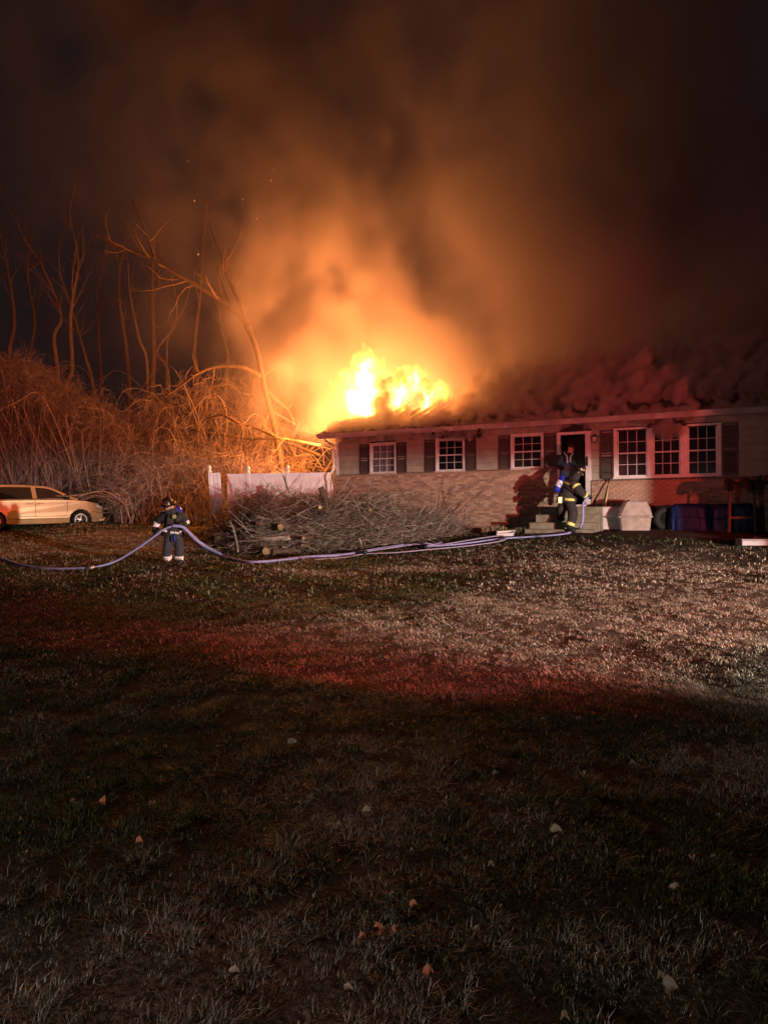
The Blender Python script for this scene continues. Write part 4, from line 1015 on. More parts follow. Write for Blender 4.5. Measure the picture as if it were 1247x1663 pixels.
# blue tarp covered heaps at the right
M['tarp'] = mat('blue_tarp', (.004, .012, .085), .6, (.008, .022, .13), 4, .02, 9)
M['tarp2'] = mat('navy_tarp', (.006, .010, .05), .5, (.010, .015, .08), 4, .02, 9)
def tarp(name, lx, ly, w_, d_, h_, m_, label, seed):
    z = gzh(lx, ly); t_ = thing(name, lx, ly, z, 0, label, 'tarp'); q = MB(); nu, nv = 48, 14; rg = np.random.default_rng(seed); ph = rg.uniform(0, 6.28, 6)
    vs = []
    for j in range(nv):
        v = j / (nv - 1)
        for i in range(nu):
            a = 2 * math.pi * i / nu; s_ = (1 - v ** 3) if v < 1 else 0
            fold = 1 + .05 * (1 - v) * math.sin(9 * a + ph[0] + 2 * math.sin(3 * a)) + .03 * math.sin(17 * a + ph[1] + 5 * v)
            ex = .45; cx_ = math.copysign(abs(math.cos(a)) ** ex, math.cos(a)); cy_ = math.copysign(abs(math.sin(a)) ** ex, math.sin(a))
            rr = (1 - .12 * v) * fold * (1 if v < .72 else 1 - ((v - .72) / .28) ** 1.6)
            vs.append((cx_ * w_ * rr, cy_ * d_ * rr, h_ * (min(v / .75, 1) * (.93 + .05 * math.sin(3 * a + ph[2]))) + (.05 * (v > .75))))
    q.add(vs, [(j * nu + i, j * nu + (i + 1) % nu, (j + 1) * nu + (i + 1) % nu, (j + 1) * nu + i) for j in range(nv - 1) for i in range(nu)])
    q.build('cover', m_, t_, smooth=True)
    r_ = MB(); r_.tube([(w_ * 1.02 * math.copysign(abs(math.cos(a)) ** .45, math.cos(a)), d_ * 1.03 * math.copysign(abs(math.sin(a)) ** .45, math.sin(a)), h_ * .5 + .03 * math.sin(3 * a)) for a in np.linspace(0, 6.283, 40)], .009, 5, cap=False); r_.build('rope', M['black'], t_)
tarp('tarp_cover', 11.72, -.80, .50, .42, .70, M['tarp'], 'bright blue tarp bundle right of the dog house', 1)
tarp('tarp_cover', 12.78, -.75, .62, .42, .74, M['tarp2'], 'darker navy tarp bundle near the wooden stand', 2)
ty = thing('old_tire', 11.12, -.85, gzh(11.12, -.85) + .30, .5, 'black worn tire standing between dog house and blue tarp', 'tire')
q = MB(); q.lathe([(.19, -.09), (.27, -.10), (.31, -.07), (.32, 0), (.31, .07), (.27, .10), (.19, .09), (.18, 0), (.19, -.09)], (0, 0, 0), 28, 1); q.build('tread', M['rubber'], ty, smooth=True)
# wooden stand
M['oldwood'] = mat('weathered_wood', (.20, .13, .10), .85, (.12, .08, .06), 5, .004, 30, stretch=(1, 1, .15))
ws = thing('wooden_stand', 13.05, -1.55, gzh(13.05, -1.55) - .02, 0, 'tall weathered wooden stand at the right edge before the wall', 'stand')
for x in (-.27, .27):
    for y in (-.22, .22):
        q = MB(); q.tube([(x * 1.12, y * 1.1, 0), (x, y, 1.32)], [.035, .033], 4); q.build('leg', M['oldwood'], ws)
for y in (-.25, .25):
    q = MB(); q.box((-.30, y - .018, 1.18), (.30, y + .018, 1.33)); q.build('apron', M['oldwood'], ws, bevel=.004)
    for sx in (-1, 1):
        q = MB(); q.tube([(sx * .25, y, 1.0), (sx * .16, y, 1.16), (sx * .08, y, 1.2)], .02, 4); q.build('brace', M['oldwood'], ws)
for k in range(4): q = MB(); q.box((-.36, -.30 + k * .155, 1.335), (.36, -.16 + k * .155, 1.36)); q.build('top_board', M['oldwood'], ws, bevel=.004)
q = MB(); q.box((-.28, -.24, .38), (.28, -.205, .44)); q.build('stretcher', M['oldwood'], ws)
q = MB(); nu, nv = 16, 8
vs = [(-.40 + .85 * i / (nu - 1), -.34 + .05 * math.sin(i * 1.3) - .02 * j, 1.375 + .05 * math.sin(i * .9) - .005 * j * j * (1 + .4 * math.sin(i * .8)) + .10 * max(0, (i - 9) / 6) ** 1.5) for j in range(nv) for i in range(nu)]
vs += [(-.40 + .85 * i / (nu - 1), .28, 1.375 + .05 * math.sin(i * .9) + .10 * max(0, (i - 9) / 6) ** 1.5) for i in range(nu)]
q.add(vs, [(j * nu + i, j * nu + i + 1, (j + 1) * nu + i + 1, (j + 1) * nu + i) for j in range(nv - 1) for i in range(nu - 1)] + [(nv * nu + i, nv * nu + i + 1, i + 1, i) for i in range(nu - 1)])
co = q.build('cloth', M['black'], None, smooth=True, loc=ws.location, rot=ws.rotation_euler); tag(co, 'dark cloth slung over the top of the wooden stand', 'cloth')
# pale board lying at the right edge
p = ong(1236, 888); bd = tag(empty('pale_board', p, HANG + .35), 'pale flat board lying on the grass at the right edge', 'board')
q = MB(); q.box((-.50, -.22, .04), (.9, .22, .16)); q.build('board', mat('pale_board', (.34, .32, .32), .6, (.24, .22, .22), 6), bd, bevel=.012)
q = MB(); q.box((-.515, -.235, .165), (.915, .235, .185)); q.build('rim', bpy.data.materials['pale_board'], bd, bevel=.006)
# grey tub with papers, black crate and dark bin left of the steps
p = ong(824, 852); z = float(p[2]); tb_ = tag(empty('grey_tub', p, HANG), 'grey oval tub with torn papers inside, against the brick', 'tub')
q = MB(); q.lathe([(.26, 0), (.30, .02), (.335, .36), (.355, .365), (.355, .39), (.325, .39), (.31, .36), (.28, .06)], (0, 0, 0), 28, 2, (1, .7)); q.build('tub', mat('grey_plastic', (.22, .21, .22), .6, (.15, .145, .15), 6), tb_, smooth=True)
pp_ = mat('torn_paper', (.7, .68, .64), .8)
for k in range(5):
    q = MB(); x = -.18 + k * .085; q.add([(x, -.02, .33), (x + .07, -.05, .35), (x + .09, -.02, .46 + .03 * (k % 2)), (x + .02, .02, .44)], [(0, 1, 2, 3)]); o = q.build('paper_scrap', pp_, None, loc=tb_.location, rot=tb_.rotation_euler)
    s_ = o.modifiers.new('s', 'SOLIDIFY'); s_.thickness = .004
    tag(o, 'torn white paper scrap sticking out of the grey tub', 'paper', 'torn paper scraps in the grey tub')
p = ong(801, 848); bc = tag(empty('black_crate', p, HANG + .5), 'open black crate half behind the grey tub', 'crate')
q = MB(); t_ = .02
q.box((-.22, -.16, 0), (.22, .16, t_)); q.box((-.22, -.16, t_), (.22, -.14, .38)); q.box((-.22, .14, t_), (.22, .16, .38)); q.box((-.22, -.14, t_), (-.20, .14, .38)); q.box((.20, -.14, t_), (.22, .14, .38)); q.build('box', M['black'], bc, bevel=.005)
q = MB(); q.box((-.235, -.175, .383), (.235, -.155, .41)); q.box((-.235, .155, .383), (.235, .175, .41)); q.build('rim', M['black'], bc)
p = ong(861, 850); db = tag(empty('dark_bin', p, HANG), 'narrow dark bin standing left of the front steps', 'bin')
q = MB(); loft(q, [ring(.16, .14, .04, 0), ring(.20, .17, .04, .55), ring(.215, .185, .04, .555), ring(.215, .185, .04, .59)]); q.build('bin', M['black'], db, bevel=.006)
q = MB(); loft(q, [ring(.20, .17, .04, .593), ring(.17, .14, .04, .66)]); q.build('lid', M['black'], db, bevel=.01)
# white styrofoam tray on the ground
p = ong(821, 872); tr_ = tag(empty('white_tray', p, HANG + .15), 'small open white tray lying on the soil above the hose', 'tray')
q = MB(); w_, d_, h_ = .24, .15, .09
q.add([(-w_ * .85, -d_ * .8, .03), (w_ * .85, -d_ * .8, .03), (w_ * .85, d_ * .8, .03), (-w_ * .85, d_ * .8, .03), (-w_, -d_, h_), (w_, -d_, h_ + .03), (w_, d_, h_ + .08), (-w_, d_, h_ + .05)], [(0, 1, 2, 3), (0, 1, 5, 4), (1, 2, 6, 5), (2, 3, 7, 6), (3, 0, 4, 7)])
o = q.build('shell', mat('white_foam', (.8, .8, .8), .5), tr_); s_ = o.modifiers.new('s', 'SOLIDIFY'); s_.thickness = .012
q = MB(); q.tube([(-w_ - .05, d_, h_ + .055), (w_ + .01, d_, h_ + .085)], .014, 4); q.build('rim', bpy.data.materials['white_foam'], tr_)
# ------------------------------------------------------------------ hose
M['hose'] = mat('hose_jacket', (.34, .37, .66), .7, (.26, .28, .55), 30, .002, 200)
M['hosedk'] = mat('hose_jacket_underside', (.50, .46, .60), .7, (.40, .36, .50), 30)
M['brass'] = mat('coupling_metal', (.45, .42, .40), .35, metal=.8)
def onp(x, y, h=.035): p = ong(x, y); p[2] += h; return p
FZ = float(ong(283, 916)[1])       # depth of the left firefighter
def hose_mesh(pts, w_, flat=.45, n=10):
    q = MB(); q.tube(smooth_path(pts, 5), w_, n, flat=flat, up=np.array([0, 0, 1.])); return q
ho = tag(empty('fire_hose', onp(420, 914)), 'lavender fire hose running from the left over the firefighter to the doorway', 'hose'); o3 = list(map(float, ho.location))
pts = [onp(-60, 890), onp(0, 908), onp(35, 920), onp(85, 926), onp(148, 925)]
offs(hose_mesh(pts, .055, .6), o3).build('hose_section', M['hose'], ho, smooth=True)
pts = [onp(148, 925), at(185, 913, FZ - .3), at(220, 893, FZ - .32), at(250, 872, FZ - .34), at(266, 860, FZ - .33), at(281, 854, FZ - .33)]
offs(hose_mesh(pts, .032, .8), o3).build('hose_section', M['hose'], ho, smooth=True)
pts = [at(281, 854, FZ - .33), at(297, 856, FZ - .30), at(309, 867, FZ - .26), at(332, 887, FZ - .1), onp(360, 903), onp(385, 912), onp(412, 915.5), onp(450, 913), onp(500, 907), onp(560, 903), onp(600, 896), onp(655, 889, .06)]
offs(hose_mesh(pts, .064, .62), o3).build('hose_section', M['hose'], ho, smooth=True)
pts = [onp(655, 889, .06), onp(700, 886, .05), onp(716, 883), onp(704, 890, .09), onp(690, 893, .10), onp(740, 889, .08), onp(812, 878, .05), onp(860, 874), onp(900, 871), onp(922, 868)]
offs(hose_mesh(pts, .05, .5), o3).build('hose_section', M['hose'], ho, smooth=True)
lxh, zh = fac(944, 818, -1.3)
pts = [onp(922, 868), onp(935, 864, .06), pt(942, 856, -2.16), pt(946, 842, -2.12), pt(946, 828, -2.02), pt(947, 817, -1.9), pt(954, 807, -1.78)]
offs(hose_mesh(pts, .035, .9), o3).build('hose_section', M['hose'], ho, smooth=True)
q = MB(); a = onp(147, 925); q.tube([a - [.08, 0, 0], a + [.08, 0.0, 0]], .062, 12); offs(q, o3).build('coupling', M['brass'], ho, smooth=True)
h2 = tag(empty('folded_hose', onp(700, 893)), 'flat empty hose folded back beside the main hose near the lawn edge', 'hose'); o3 = list(map(float, h2.location))
pts = [onp(512, 910, .02), onp(560, 907, .03), onp(592, 902, .04), onp(640, 900, .04), onp(690, 896, .05), onp(760, 890, .06), onp(815, 882, .07), onp(812, 876, .10), onp(770, 881, .09), onp(716, 889, .08), onp(692, 891, .14), onp(680, 887, .08), onp(640, 892, .05), onp(600, 897, .04), onp(592, 901, .08)]
offs(hose_mesh(pts, .052, .28), o3).build('hose_section', M['hosedk'], h2, smooth=True)
for x, y in ((691, 893), (592, 902)):
    q = MB(); a = onp(x, y, .08); q.tube([a - [.02, .06, 0], a + [.02, .06, 0]], .075, 8, flat=.8); offs(q, o3).build('strap', M['black'], h2, smooth=True)
# ------------------------------------------------------------------ fallen leaves, each large one its own
M['leafA'] = mat('rust_leaf', (.52, .17, .07), .7, (.36, .10, .04), 20); M['leafB'] = mat('tan_leaf', (.36, .24, .14), .7, (.24, .15, .09), 20); M['leafC'] = mat('pale_leaf', (.22, .17, .12), .7, (.15, .11, .08), 20)
def leaf_mesh(name, m_, L, W_, curl, seed):
    rg = np.random.default_rng(seed); n = 9; q = MB(); vs = []
    for i in range(n):
        t_ = i / (n - 1); w_ = W_ * math.sin(math.pi * (t_ ** .8)) ** .8 * (1 + .12 * math.sin(i * 2.4)) + .001
        for s_ in (-1, -.5, 0, .5, 1): vs.append((L * (t_ - .5), w_ * s_, curl * (abs(s_) ** 1.6) * .35 * W_ * 2 + curl * .02 * math.sin(3 * t_) + .002 * rg.normal()))
    q.add(vs, [(i * 5 + k, i * 5 + k + 1, (i + 1) * 5 + k + 1, (i + 1) * 5 + k) for i in range(n - 1) for k in range(4)])
    return q.mesh(name, m_, smooth=True, recalc=False)
LV = [('leafA', (615, 1530), .032, .018, 'curled rust orange leaf, brightest one in the near grass'), ('leafA', (590, 1546), .026, .010, 'flat orange leaf just left of the curled rust leaf'),
      ('leafA', (640, 1533), .022, .012, 'dull red leaf just right of the curled rust leaf'), ('leafA', (672, 1492), .028, .015, 'red brown leaf above the rust leaf cluster'),
      ('leafB', (381, 1604), .036, .012, 'long orange tan leaf lying near the bottom edge left of centre'), ('leafC', (1090, 1627), .042, .022, 'round pale leaf near the bottom right corner'),
      ('leafA', (168, 1321), .045, .025, 'red leaf alone in the dark grass at the left'), ('leafB', (474, 1220), .06, .028, 'pale tan leaf alone in the middle of the dark lawn'),
      ('leafA', (228, 1385), .04, .018, 'small orange leaf in the dark grass, below the lone red leaf'), ('leafB', (567, 1630), .034, .009, 'narrow pale leaf near the bottom edge below the rust leaf'),
      ('leafA', (694, 1605), .034, .018, 'dark red leaf near the bottom edge, right of centre'), ('leafB', (1092, 1461), .035, .012, 'thin tan leaf in the right of the near grass'),
      ('leafB', (905, 1370), .05, .02, 'orange tan leaf upright in the right middle grass'), ('leafC', (795, 1035), .07, .035, 'pale leaf on the tan turf patch'), ('leafB', (595, 1337), .04, .02, 'small tan leaf in the middle of the dark lawn')]
for i, (m_, (x, y), L, W_, lb) in enumerate(LV):
    p = ong(x, y); p[2] += .045; rz = R.uniform(-.6, .6); o = link('fallen_leaf', leaf_mesh('fallen_leaf', M[m_], L * 1.15, W_ * 1.1, R.uniform(.6, 1.3), i), None, p, (R.uniform(.3, .9), R.uniform(-.3, .3), rz))
    tag(o, lb, 'leaf', 'fallen leaves on the lawn')
rg = np.random.default_rng(91); ls = [leaf_mesh('leaf_bit', M[k], .05, .022, c_, 100 + j) for j, (k, c_) in enumerate((('leafB', 1.0), ('leafC', .7), ('leafB', 1.5), ('leafA', .9)))]
P = np.concatenate([zone(1.5, 7, 24, rg), zone(15, 1.9, 7, rg)]); k = soilness(P[:, 0], P[:, 1]) < .9; P = P[k]; n = len(P)
lt = scatter('leaf_litter_bits', np.stack([P[:, 0], P[:, 1], gz(P[:, 0], P[:, 1]) + .045], -1), rg.uniform(.3, 1.1, n) ** 1.5 * (.45 + P[:, 1] * .035), rg.uniform(0, 6.28, n), np.zeros(n), np.zeros(n), ls, rg.choice([0, 1, 2, 3], n, p=[.42, .22, .26, .10]))
tag(lt, kind='stuff')
# drifting embers
for i, (x, y, Z, L) in enumerate(((440, 293, 27, .10), (316, 326, 27, .08), (417, 355, 27, .07), (394, 324, 27, .05), (322, 413, 26, .08), (305, 262, 27, .05), (445, 275, 27, .05))):
    q = MB(); a = at(x, y, Z); q.tube([(-.004, 0, -L / 2), (0, 0, 0), (.012, 0, L / 2)], [.004, .014, .004], 5)
    em = bpy.data.materials.get('ember') or bpy.data.materials.new('ember'); em.use_nodes = True; em.node_tree.nodes['Principled BSDF'].inputs['Emission Color'].default_value = (1, .35, .12, 1); em.node_tree.nodes['Principled BSDF'].inputs['Emission Strength'].default_value = 1.2
    tag(q.build('ember', em, None, loc=a), 'tiny glowing ember drifting above the bare tree', 'ember', 'embers drifting in the dark smoke')
# ------------------------------------------------------------------ people
M['coat'] = mat('turnout_coat', (.028, .026, .028), .85, (.045, .042, .044), 10, .012, 14)
M['coatR'] = mat('turnout_black', (.026, .024, .022), .85, (.045, .04, .036), 10, .012, 14)
M['trousers'] = mat('turnout_trousers', (.045, .047, .062), .85, (.03, .032, .043), 9, .012, 14)
M['boot'] = mat('boot_rubber', (.02, .02, .02), .6)
M['skin'] = mat('skin', (.50, .30, .22), .55, (.44, .25, .18), 20)
M['jersey'] = mat('navy_hoodie', (.012, .014, .030), .9, (.02, .022, .045), 8, .012, 14)
M['greyhood'] = mat('grey_hood_lining', (.34, .32, .33), .9)
M['jeans'] = mat('dark_jeans', (.02, .022, .035), .9)
def band_mat(name, c1, c2, w):
    return mat(name, c1, .35, spec=.6)
M['lime'] = mat('lime_trim', (.80, .84, .26), .45, (.70, .74, .20), 20); M['silver'] = mat('silver_trim', (.86, .84, .84), .35)
M['tank'] = mat('blue_cylinder', (.02, .035, .42), .3); M['tanklabel'] = mat('cylinder_label', (.72, .72, .76), .4, (.45, .5, .7), 25)
M['helmY'] = mat('helmet_tetrahedron', (.85, .72, .30), .35)
def skin_body(name, J, E_, R_, root, regions, parent, sub=2):
    """one continuous figure grown over its joints"""
    names = list(J); me = bpy.data.meshes.new('skeleton'); o3 = parent.location
    me.from_pydata([tuple(float(J[k][i] - o3[i]) for i in range(3)) for k in names], [(names.index(a), names.index(b)) for a, b in E_], [])
    o = bpy.data.objects.new('skeleton', me); C.objects.link(o)
    s = o.modifiers.new('s', 'SKIN'); s.use_smooth_shade = True; s.branch_smoothing = .6
    lay = me.skin_vertices[0] if len(me.skin_vertices) else None
    if lay is None:
        bm = bmesh.new(); bm.from_mesh(me); bm.verts.layers.skin.verify(); bm.to_mesh(me); bm.free(); lay = me.skin_vertices[0]
    for i, k in enumerate(names):
        r_ = R_[k]; lay.data[i].radius = (r_, r_) if not hasattr(r_, '__len__') else r_; lay.data[i].use_root = (k == root)
    u_ = o.modifiers.new('u', 'SUBSURF'); u_.levels = sub; u_.render_levels = sub
    dg = bpy.context.evaluated_depsgraph_get(); m2 = bpy.data.meshes.new_from_object(o.evaluated_get(dg))
    bpy.data.objects.remove(o)
    m2.name = name; m2.materials.clear()
    mats = [r_[0] for r_ in regions]
    for m_ in mats: m2.materials.append(m_)
    for p in m2.polygons:
        c = np.array(p.center) + np.array(o3)
        for i, (_, f_) in enumerate(regions):
            if f_(c): p.material_index = i; break
        p.use_smooth = True
    b = link(name, m2, parent); return b
def band(body, parent, a, b, t, width, m_, name='reflective_band', maxd=.22, off=.007):
    """a reflective strip cut to the body's own shape, standing a few millimetres proud"""
    o3 = np.array(parent.location); a = np.asarray(a) - o3; b = np.asarray(b) - o3; d = b - a; d /= np.linalg.norm(d); c = a + (b - a) * t
    bm = bmesh.new(); bm.from_mesh(body.data)
    for sgn in (1, -1):
        co = c + d * sgn * width / 2
        bmesh.ops.bisect_plane(bm, geom=bm.verts[:] + bm.edges[:] + bm.faces[:], plane_co=[float(v) for v in co], plane_no=[float(v * sgn) for v in d], clear_outer=True)
    far_ = [v for v in bm.verts if np.linalg.norm(np.array(v.co) - c) > maxd]; bmesh.ops.delete(bm, geom=far_, context='VERTS')
    bm.normal_update()
    for v in bm.verts: v.co += v.normal * off
    me = bpy.data.meshes.new(name); bm.to_mesh(me); bm.free(); me.materials.clear(); me.materials.append(m_)
    for p in me.polygons: p.material_index = 0; p.use_smooth = True
    return link(name, me, parent)
def glove(name, wrist, tip, thumb_side, m_, parent, curl=.5, s=1.0):
    w_ = np.asarray(wrist, float); t_ = np.asarray(tip, float); d = t_ - w_; L = np.linalg.norm(d); d /= L
    sd = np.asarray(thumb_side, float); sd -= d * (sd @ d); sd /= np.linalg.norm(sd); nn_ = np.cross(d, sd); q = MB(); o3 = list(map(float, parent.location))
    q.tube([w_ - d * .03, w_ + d * .02, w_ + d * .055 * s, w_ + d * .085 * s], [.036, .04, .046, .036], 10, flat=.55, up=nn_)
    for k, (o_, l_) in enumerate(((.032, .070), (.012, .080), (-.010, .074), (-.030, .058))):
        b0 = w_ + d * .080 * s + sd * o_; p1 = b0 + d * l_ * .45; p2 = p1 + (d * (1 - curl) + nn_ * curl) * l_ * .35; p3 = p2 + (d * (1 - curl * 1.6) + nn_ * curl * 1.5) * l_ * .3
        q.tube([b0, p1, p2, p3], [.0115, .011, .0105, .008], 6)
    b0 = w_ + d * .03 + sd * .036; q.tube([b0, b0 + sd * .03 + d * .025, b0 + sd * .035 + d * .06 + nn_ * .015 * curl], [.014, .013, .009], 6)
    return offs(q, o3).build(name, m_, parent, smooth=True)
def head_face(parent, c, fwd, up, s=1.0, m_=None):
    """nose, eyes, mouth and ears set on the head"""
    c = np.asarray(c, float); f_ = np.asarray(fwd, float); f_ /= np.linalg.norm(f_); u_ = np.asarray(up, float); u_ -= f_ * (u_ @ f_); u_ /= np.linalg.norm(u_); sd = np.cross(f_, u_); o3 = list(map(float, parent.location))
    q = MB(); q.tube([c + f_ * .092 * s + u_ * .02, c + f_ * .118 * s - u_ * .02, c + f_ * .095 * s - u_ * .032], [.010, .017, .010], 6)
    for k in (-1, 1): q.tube([c + sd * k * .080 * s + u_ * .03, c + sd * k * .094 * s + u_ * .005 - f_ * .012, c + sd * k * .080 * s - u_ * .028], [.008, .014, .008], 6)
    offs(q, o3).build('nose_and_ears', M['skin'], parent, smooth=True)
    q = MB()
    for k in (-1, 1): q.tube([c + f_ * .091 * s + sd * k * .022 + u_ * .022, c + f_ * .088 * s + sd * k * .044 + u_ * .022], .008, 6)
    q.tube([c + f_ * .096 * s - sd * .024 - u_ * .058, c + f_ * .100 * s - u_ * .057, c + f_ * .096 * s + sd * .024 - u_ * .058], .005, 5)
    offs(q, o3).build('eyes_and_mouth', mat('dark_feature', (.06, .03, .025), .5) if 'dark_feature' not in bpy.data.materials else bpy.data.materials['dark_feature'], parent, smooth=True)
def helmet(parent, c, fwd, up, tets, s=1.0):
    c = Vector([float(v) for v in c]); f_ = Vector([float(v) for v in fwd]).normalized(); u_ = Vector([float(v) for v in up]); u_ = (u_ - f_ * u_.dot(f_)).normalized(); sd = f_.cross(u_)
    mt = Matrix((f_, -sd, u_)).transposed().to_4x4(); mt.translation = c - Vector(parent.location)
    q = MB(); prof_ = [(.145, .0), (.142, .05), (.125, .10), (.09, .14), (.04, .155)]
    q.lathe([(a * s, b_ * s) for a, b_ in prof_], (0, 0, 0), 20, 2, (1.08, .92)); h = q.build('helmet', M['black'], parent, smooth=True, bevel=0); h.matrix_local = mt
    q = MB(); n = 24; vs = []
    for k in range(n):
        a = 2 * math.pi * k / n; ex = .19 + (.10 if math.cos(a) < 0 else .0) * abs(math.cos(a)) ** 2
        for r_, z_ in ((.13, .005), (ex, -.015 - .03 * (math.cos(a) < -.3)), (ex, -.024 - .03 * (math.cos(a) < -.3)), (.13, -.005)): vs.append((r_ * s * math.cos(a) * 1.05, r_ * s * math.sin(a) * .88, z_ * s))
    q.add(vs, [(k * 4 + j, ((k + 1) % n) * 4 + j, ((k + 1) % n) * 4 + (j + 1) % 4, k * 4 + (j + 1) % 4) for k in range(n) for j in range(4)])
    q.build('brim', M['black'], h, smooth=True)
    for a in tets:
        q = MB(); r0, r1 = .147 * s, .136 * s
        P_ = [(r0 * math.cos(a - .17) * 1.08, r0 * math.sin(a - .17) * .92, .018 * s), (r0 * math.cos(a + .17) * 1.08, r0 * math.sin(a + .17) * .92, .018 * s), (r1 * math.cos(a) * 1.09, r1 * math.sin(a) * .94, .082 * s)]
        q.add([tuple(np.array(p_) * 1.015) for p_ in P_] + [tuple(np.array(p_) * .97) for p_ in P_], [(0, 1, 2), (5, 4, 3), (0, 3, 4, 1), (1, 4, 5, 2), (2, 5, 3, 0)]); q.build('reflector', M['helmY'], h)
    q = MB(); q.prism([(-.045 * s, .02 * s), (.045 * s, .02 * s), (.05 * s, .09 * s), (0, .14 * s), (-.05 * s, .09 * s)], .150 * s, .162 * s, 'x'); q.v = [(x, y, z) for x, y, z in q.v]; q.build('front_shield', mat('helmet_shield', (.12, .02, .02), .5), h)
    return h
def tank(parent, a, b, r_, label=True):
    a = np.asarray(a, float); b = np.asarray(b, float); d = (b - a); L = np.linalg.norm(d); d /= L; o3 = list(map(float, parent.location))
    q = MB(); q.tube([a, a + d * .03, a + d * .07, b - d * .10, b - d * .04, b], [r_ * .35, r_ * .8, r_, r_, r_ * .75, r_ * .25], 16); t_ = offs(q, o3).build('air_tank', M['tank'], parent, smooth=True)
    if label: q = MB(); q.tube([a + d * L * .30, a + d * L * .66], [r_ * 1.01, r_ * 1.01], 16, cap=False); offs(q, o3).build('tank_label', M['tanklabel'], t_, smooth=True)
    q = MB(); q.tube([a - d * .06, a], [r_ * .3, r_ * .3], 8); offs(q, o3).build('valve', M['black'], t_)
EDG = [('pel', 'sp'), ('sp', 'ch'), ('ch', 'nk'), ('nk', 'hd'), ('hd', 'ht'), ('ch', 'shL'), ('shL', 'elL'), ('elL', 'wrL'), ('ch', 'shR'), ('shR', 'elR'), ('elR', 'wrR'),
       ('pel', 'hpL'), ('hpL', 'knL'), ('knL', 'anL'), ('anL', 'toL'), ('pel', 'hpR'), ('hpR', 'knR'), ('knR', 'anR'), ('anR', 'toR')]
# --- firefighter on the lawn, facing the camera, head bent, hose over the shoulder
Z = FZ; ff = tag(empty('person', ong(283, 918)), 'firefighter in dark turnout gear with pale trim bands standing on the lawn holding the hose', 'person')
P3 = lambda x, y, dz=0.0: at(x, y, Z + dz)
gf = float(ff.location[2])
J = dict(pel=P3(281, 864, .02), sp=P3(281, 853, .0), ch=P3(280, 840, -.06), nk=P3(277, 831, -.12), hd=P3(273, 823, -.20), ht=P3(273, 815, -.22),
         shL=P3(262, 838, -.02), elL=P3(255, 852, .05), wrL=P3(252, 866, -.06), shR=P3(297, 838, -.02), elR=P3(304, 852, .02), wrR=P3(297, 851, -.22),
         hpL=P3(275.5, 870), knL=P3(272, 893, -.04), anL=P3(272.5, 913, .03), toL=P3(271, 918, -.20), hpR=P3(289, 870), knR=P3(291.5, 893, -.04), anR=P3(291.5, 913, .03), toR=P3(294, 918, -.20))
for k in ('toL', 'toR'): J[k][2] = gf + .06
for k in ('anL', 'anR'): J[k][2] = gf + .12
RR_ = dict(pel=(.22, .16), sp=(.22, .16), ch=(.24, .17), nk=.11, hd=.105, ht=.09, shL=.14, elL=.105, wrL=.08, shR=.14, elR=.105, wrR=.075, hpL=.135, knL=.118, anL=.108, toL=.06, hpR=.135, knR=.118, anR=.108, toR=.065)
zc = J['hpL'][2]; hdc = J['hd'].copy()
body = skin_body('body', J, EDG, RR_, 'pel', [(M['skin'], lambda c: np.linalg.norm(c - hdc) < .15 and c[2] > hdc[2] - .12), (M['boot'], lambda c: c[2] < gf + .20), (M['trousers'], lambda c: c[2] < zc + .03), (M['coat'], lambda c: True)], ff)
band(body, ff, J['knL'], J['anL'], .72, .075, M['silver']); band(body, ff, J['knR'], J['anR'], .72, .075, M['silver'])
band(body, ff, J['elL'], J['wrL'], .30, .06, M['silver'], maxd=.17); band(body, ff, J['shL'], J['elL'], .75, .05, M['silver'], maxd=.17); band(body, ff, J['shR'], J['elR'], .78, .07, M['silver'], maxd=.18)
jk = MB(); zb = (J['pel'] + J['hpL']) / 2      # flared coat hem
c0 = J['pel'] - np.array(ff.location)
jk.lathe([(.22, .18), (.275, .05), (.305, -.08), (.295, -.08), (.26, .05), (.21, .18)], (c0[0], c0[1], c0[2]), 20, 2, (1, .78)); jk.build('coat_hem', M['coat'], ff, smooth=True)
for x0, x1, y in ((266, 271.5, 861.5), (277, 284.5, 864.5), (284.5, 291, 865), (292, 295, 863)):
    q = MB(); a = P3(x0, y, -.235); b = P3(x1, y + 1.2, -.245); q.tube([a, b], .025, 4, flat=.25, up=np.array([0, 1., 0])); offs(q, list(ff.location)).build('reflective_patch', M['silver'], ff)
glove('glove', J['wrL'], P3(251, 877, -.10), (1, 0, 0), M['black'], ff, .4); glove('glove', J['wrR'], P3(288, 850, -.30), (0, 0, 1), M['black'], ff, .8)
fwd = np.array([-.12, -.75, -.62]); head_face(ff, J['hd'], (-.12, -.9, -.35), (0, -.35, .9)); helmet(ff, J['hd'] + np.array([0, -.02, .085]), (-.12, -.86, -.42), (0, -.42, .86), (-.75, -.28, .28, .75), .94)
tank(ff, P3(292, 857, .26), P3(289, 822, .24), .10, False)
for x in (-1, 1):
    q = MB(); c0 = [P3(280 + x * 9, 834, .12), P3(280 + x * 8.5, 832, -.12), P3(280 + x * 7.5, 842, -.25), P3(280 + x * 8, 858, -.22)]; q.tube(smooth_path(c0), .024, 5, flat=.3, up=np.array([0, 1., 0])); offs(q, list(ff.location)).build('shoulder_strap', M['black'], ff)
q = MB(); q.lathe([(.030, 0), (.055, .004), (.055, -.02), (.045, -.028), (.028, -.02)], tuple(P3(283.5, 839, -.25) - np.array(ff.location)), 14, 1); q.build('regulator', mat('green_gauge', (.32, .36, .14), .4), ff, smooth=True)
q = MB(); q.tube(smooth_path([P3(284, 866, -.25), P3(284, 872, -.27), P3(284.5, 880, -.26)]), [.022] * 4 + [.034] * 4 + [.028], 8, flat=.5); offs(q, list(ff.location)).build('blue_strap', M['tank'], ff, smooth=True)
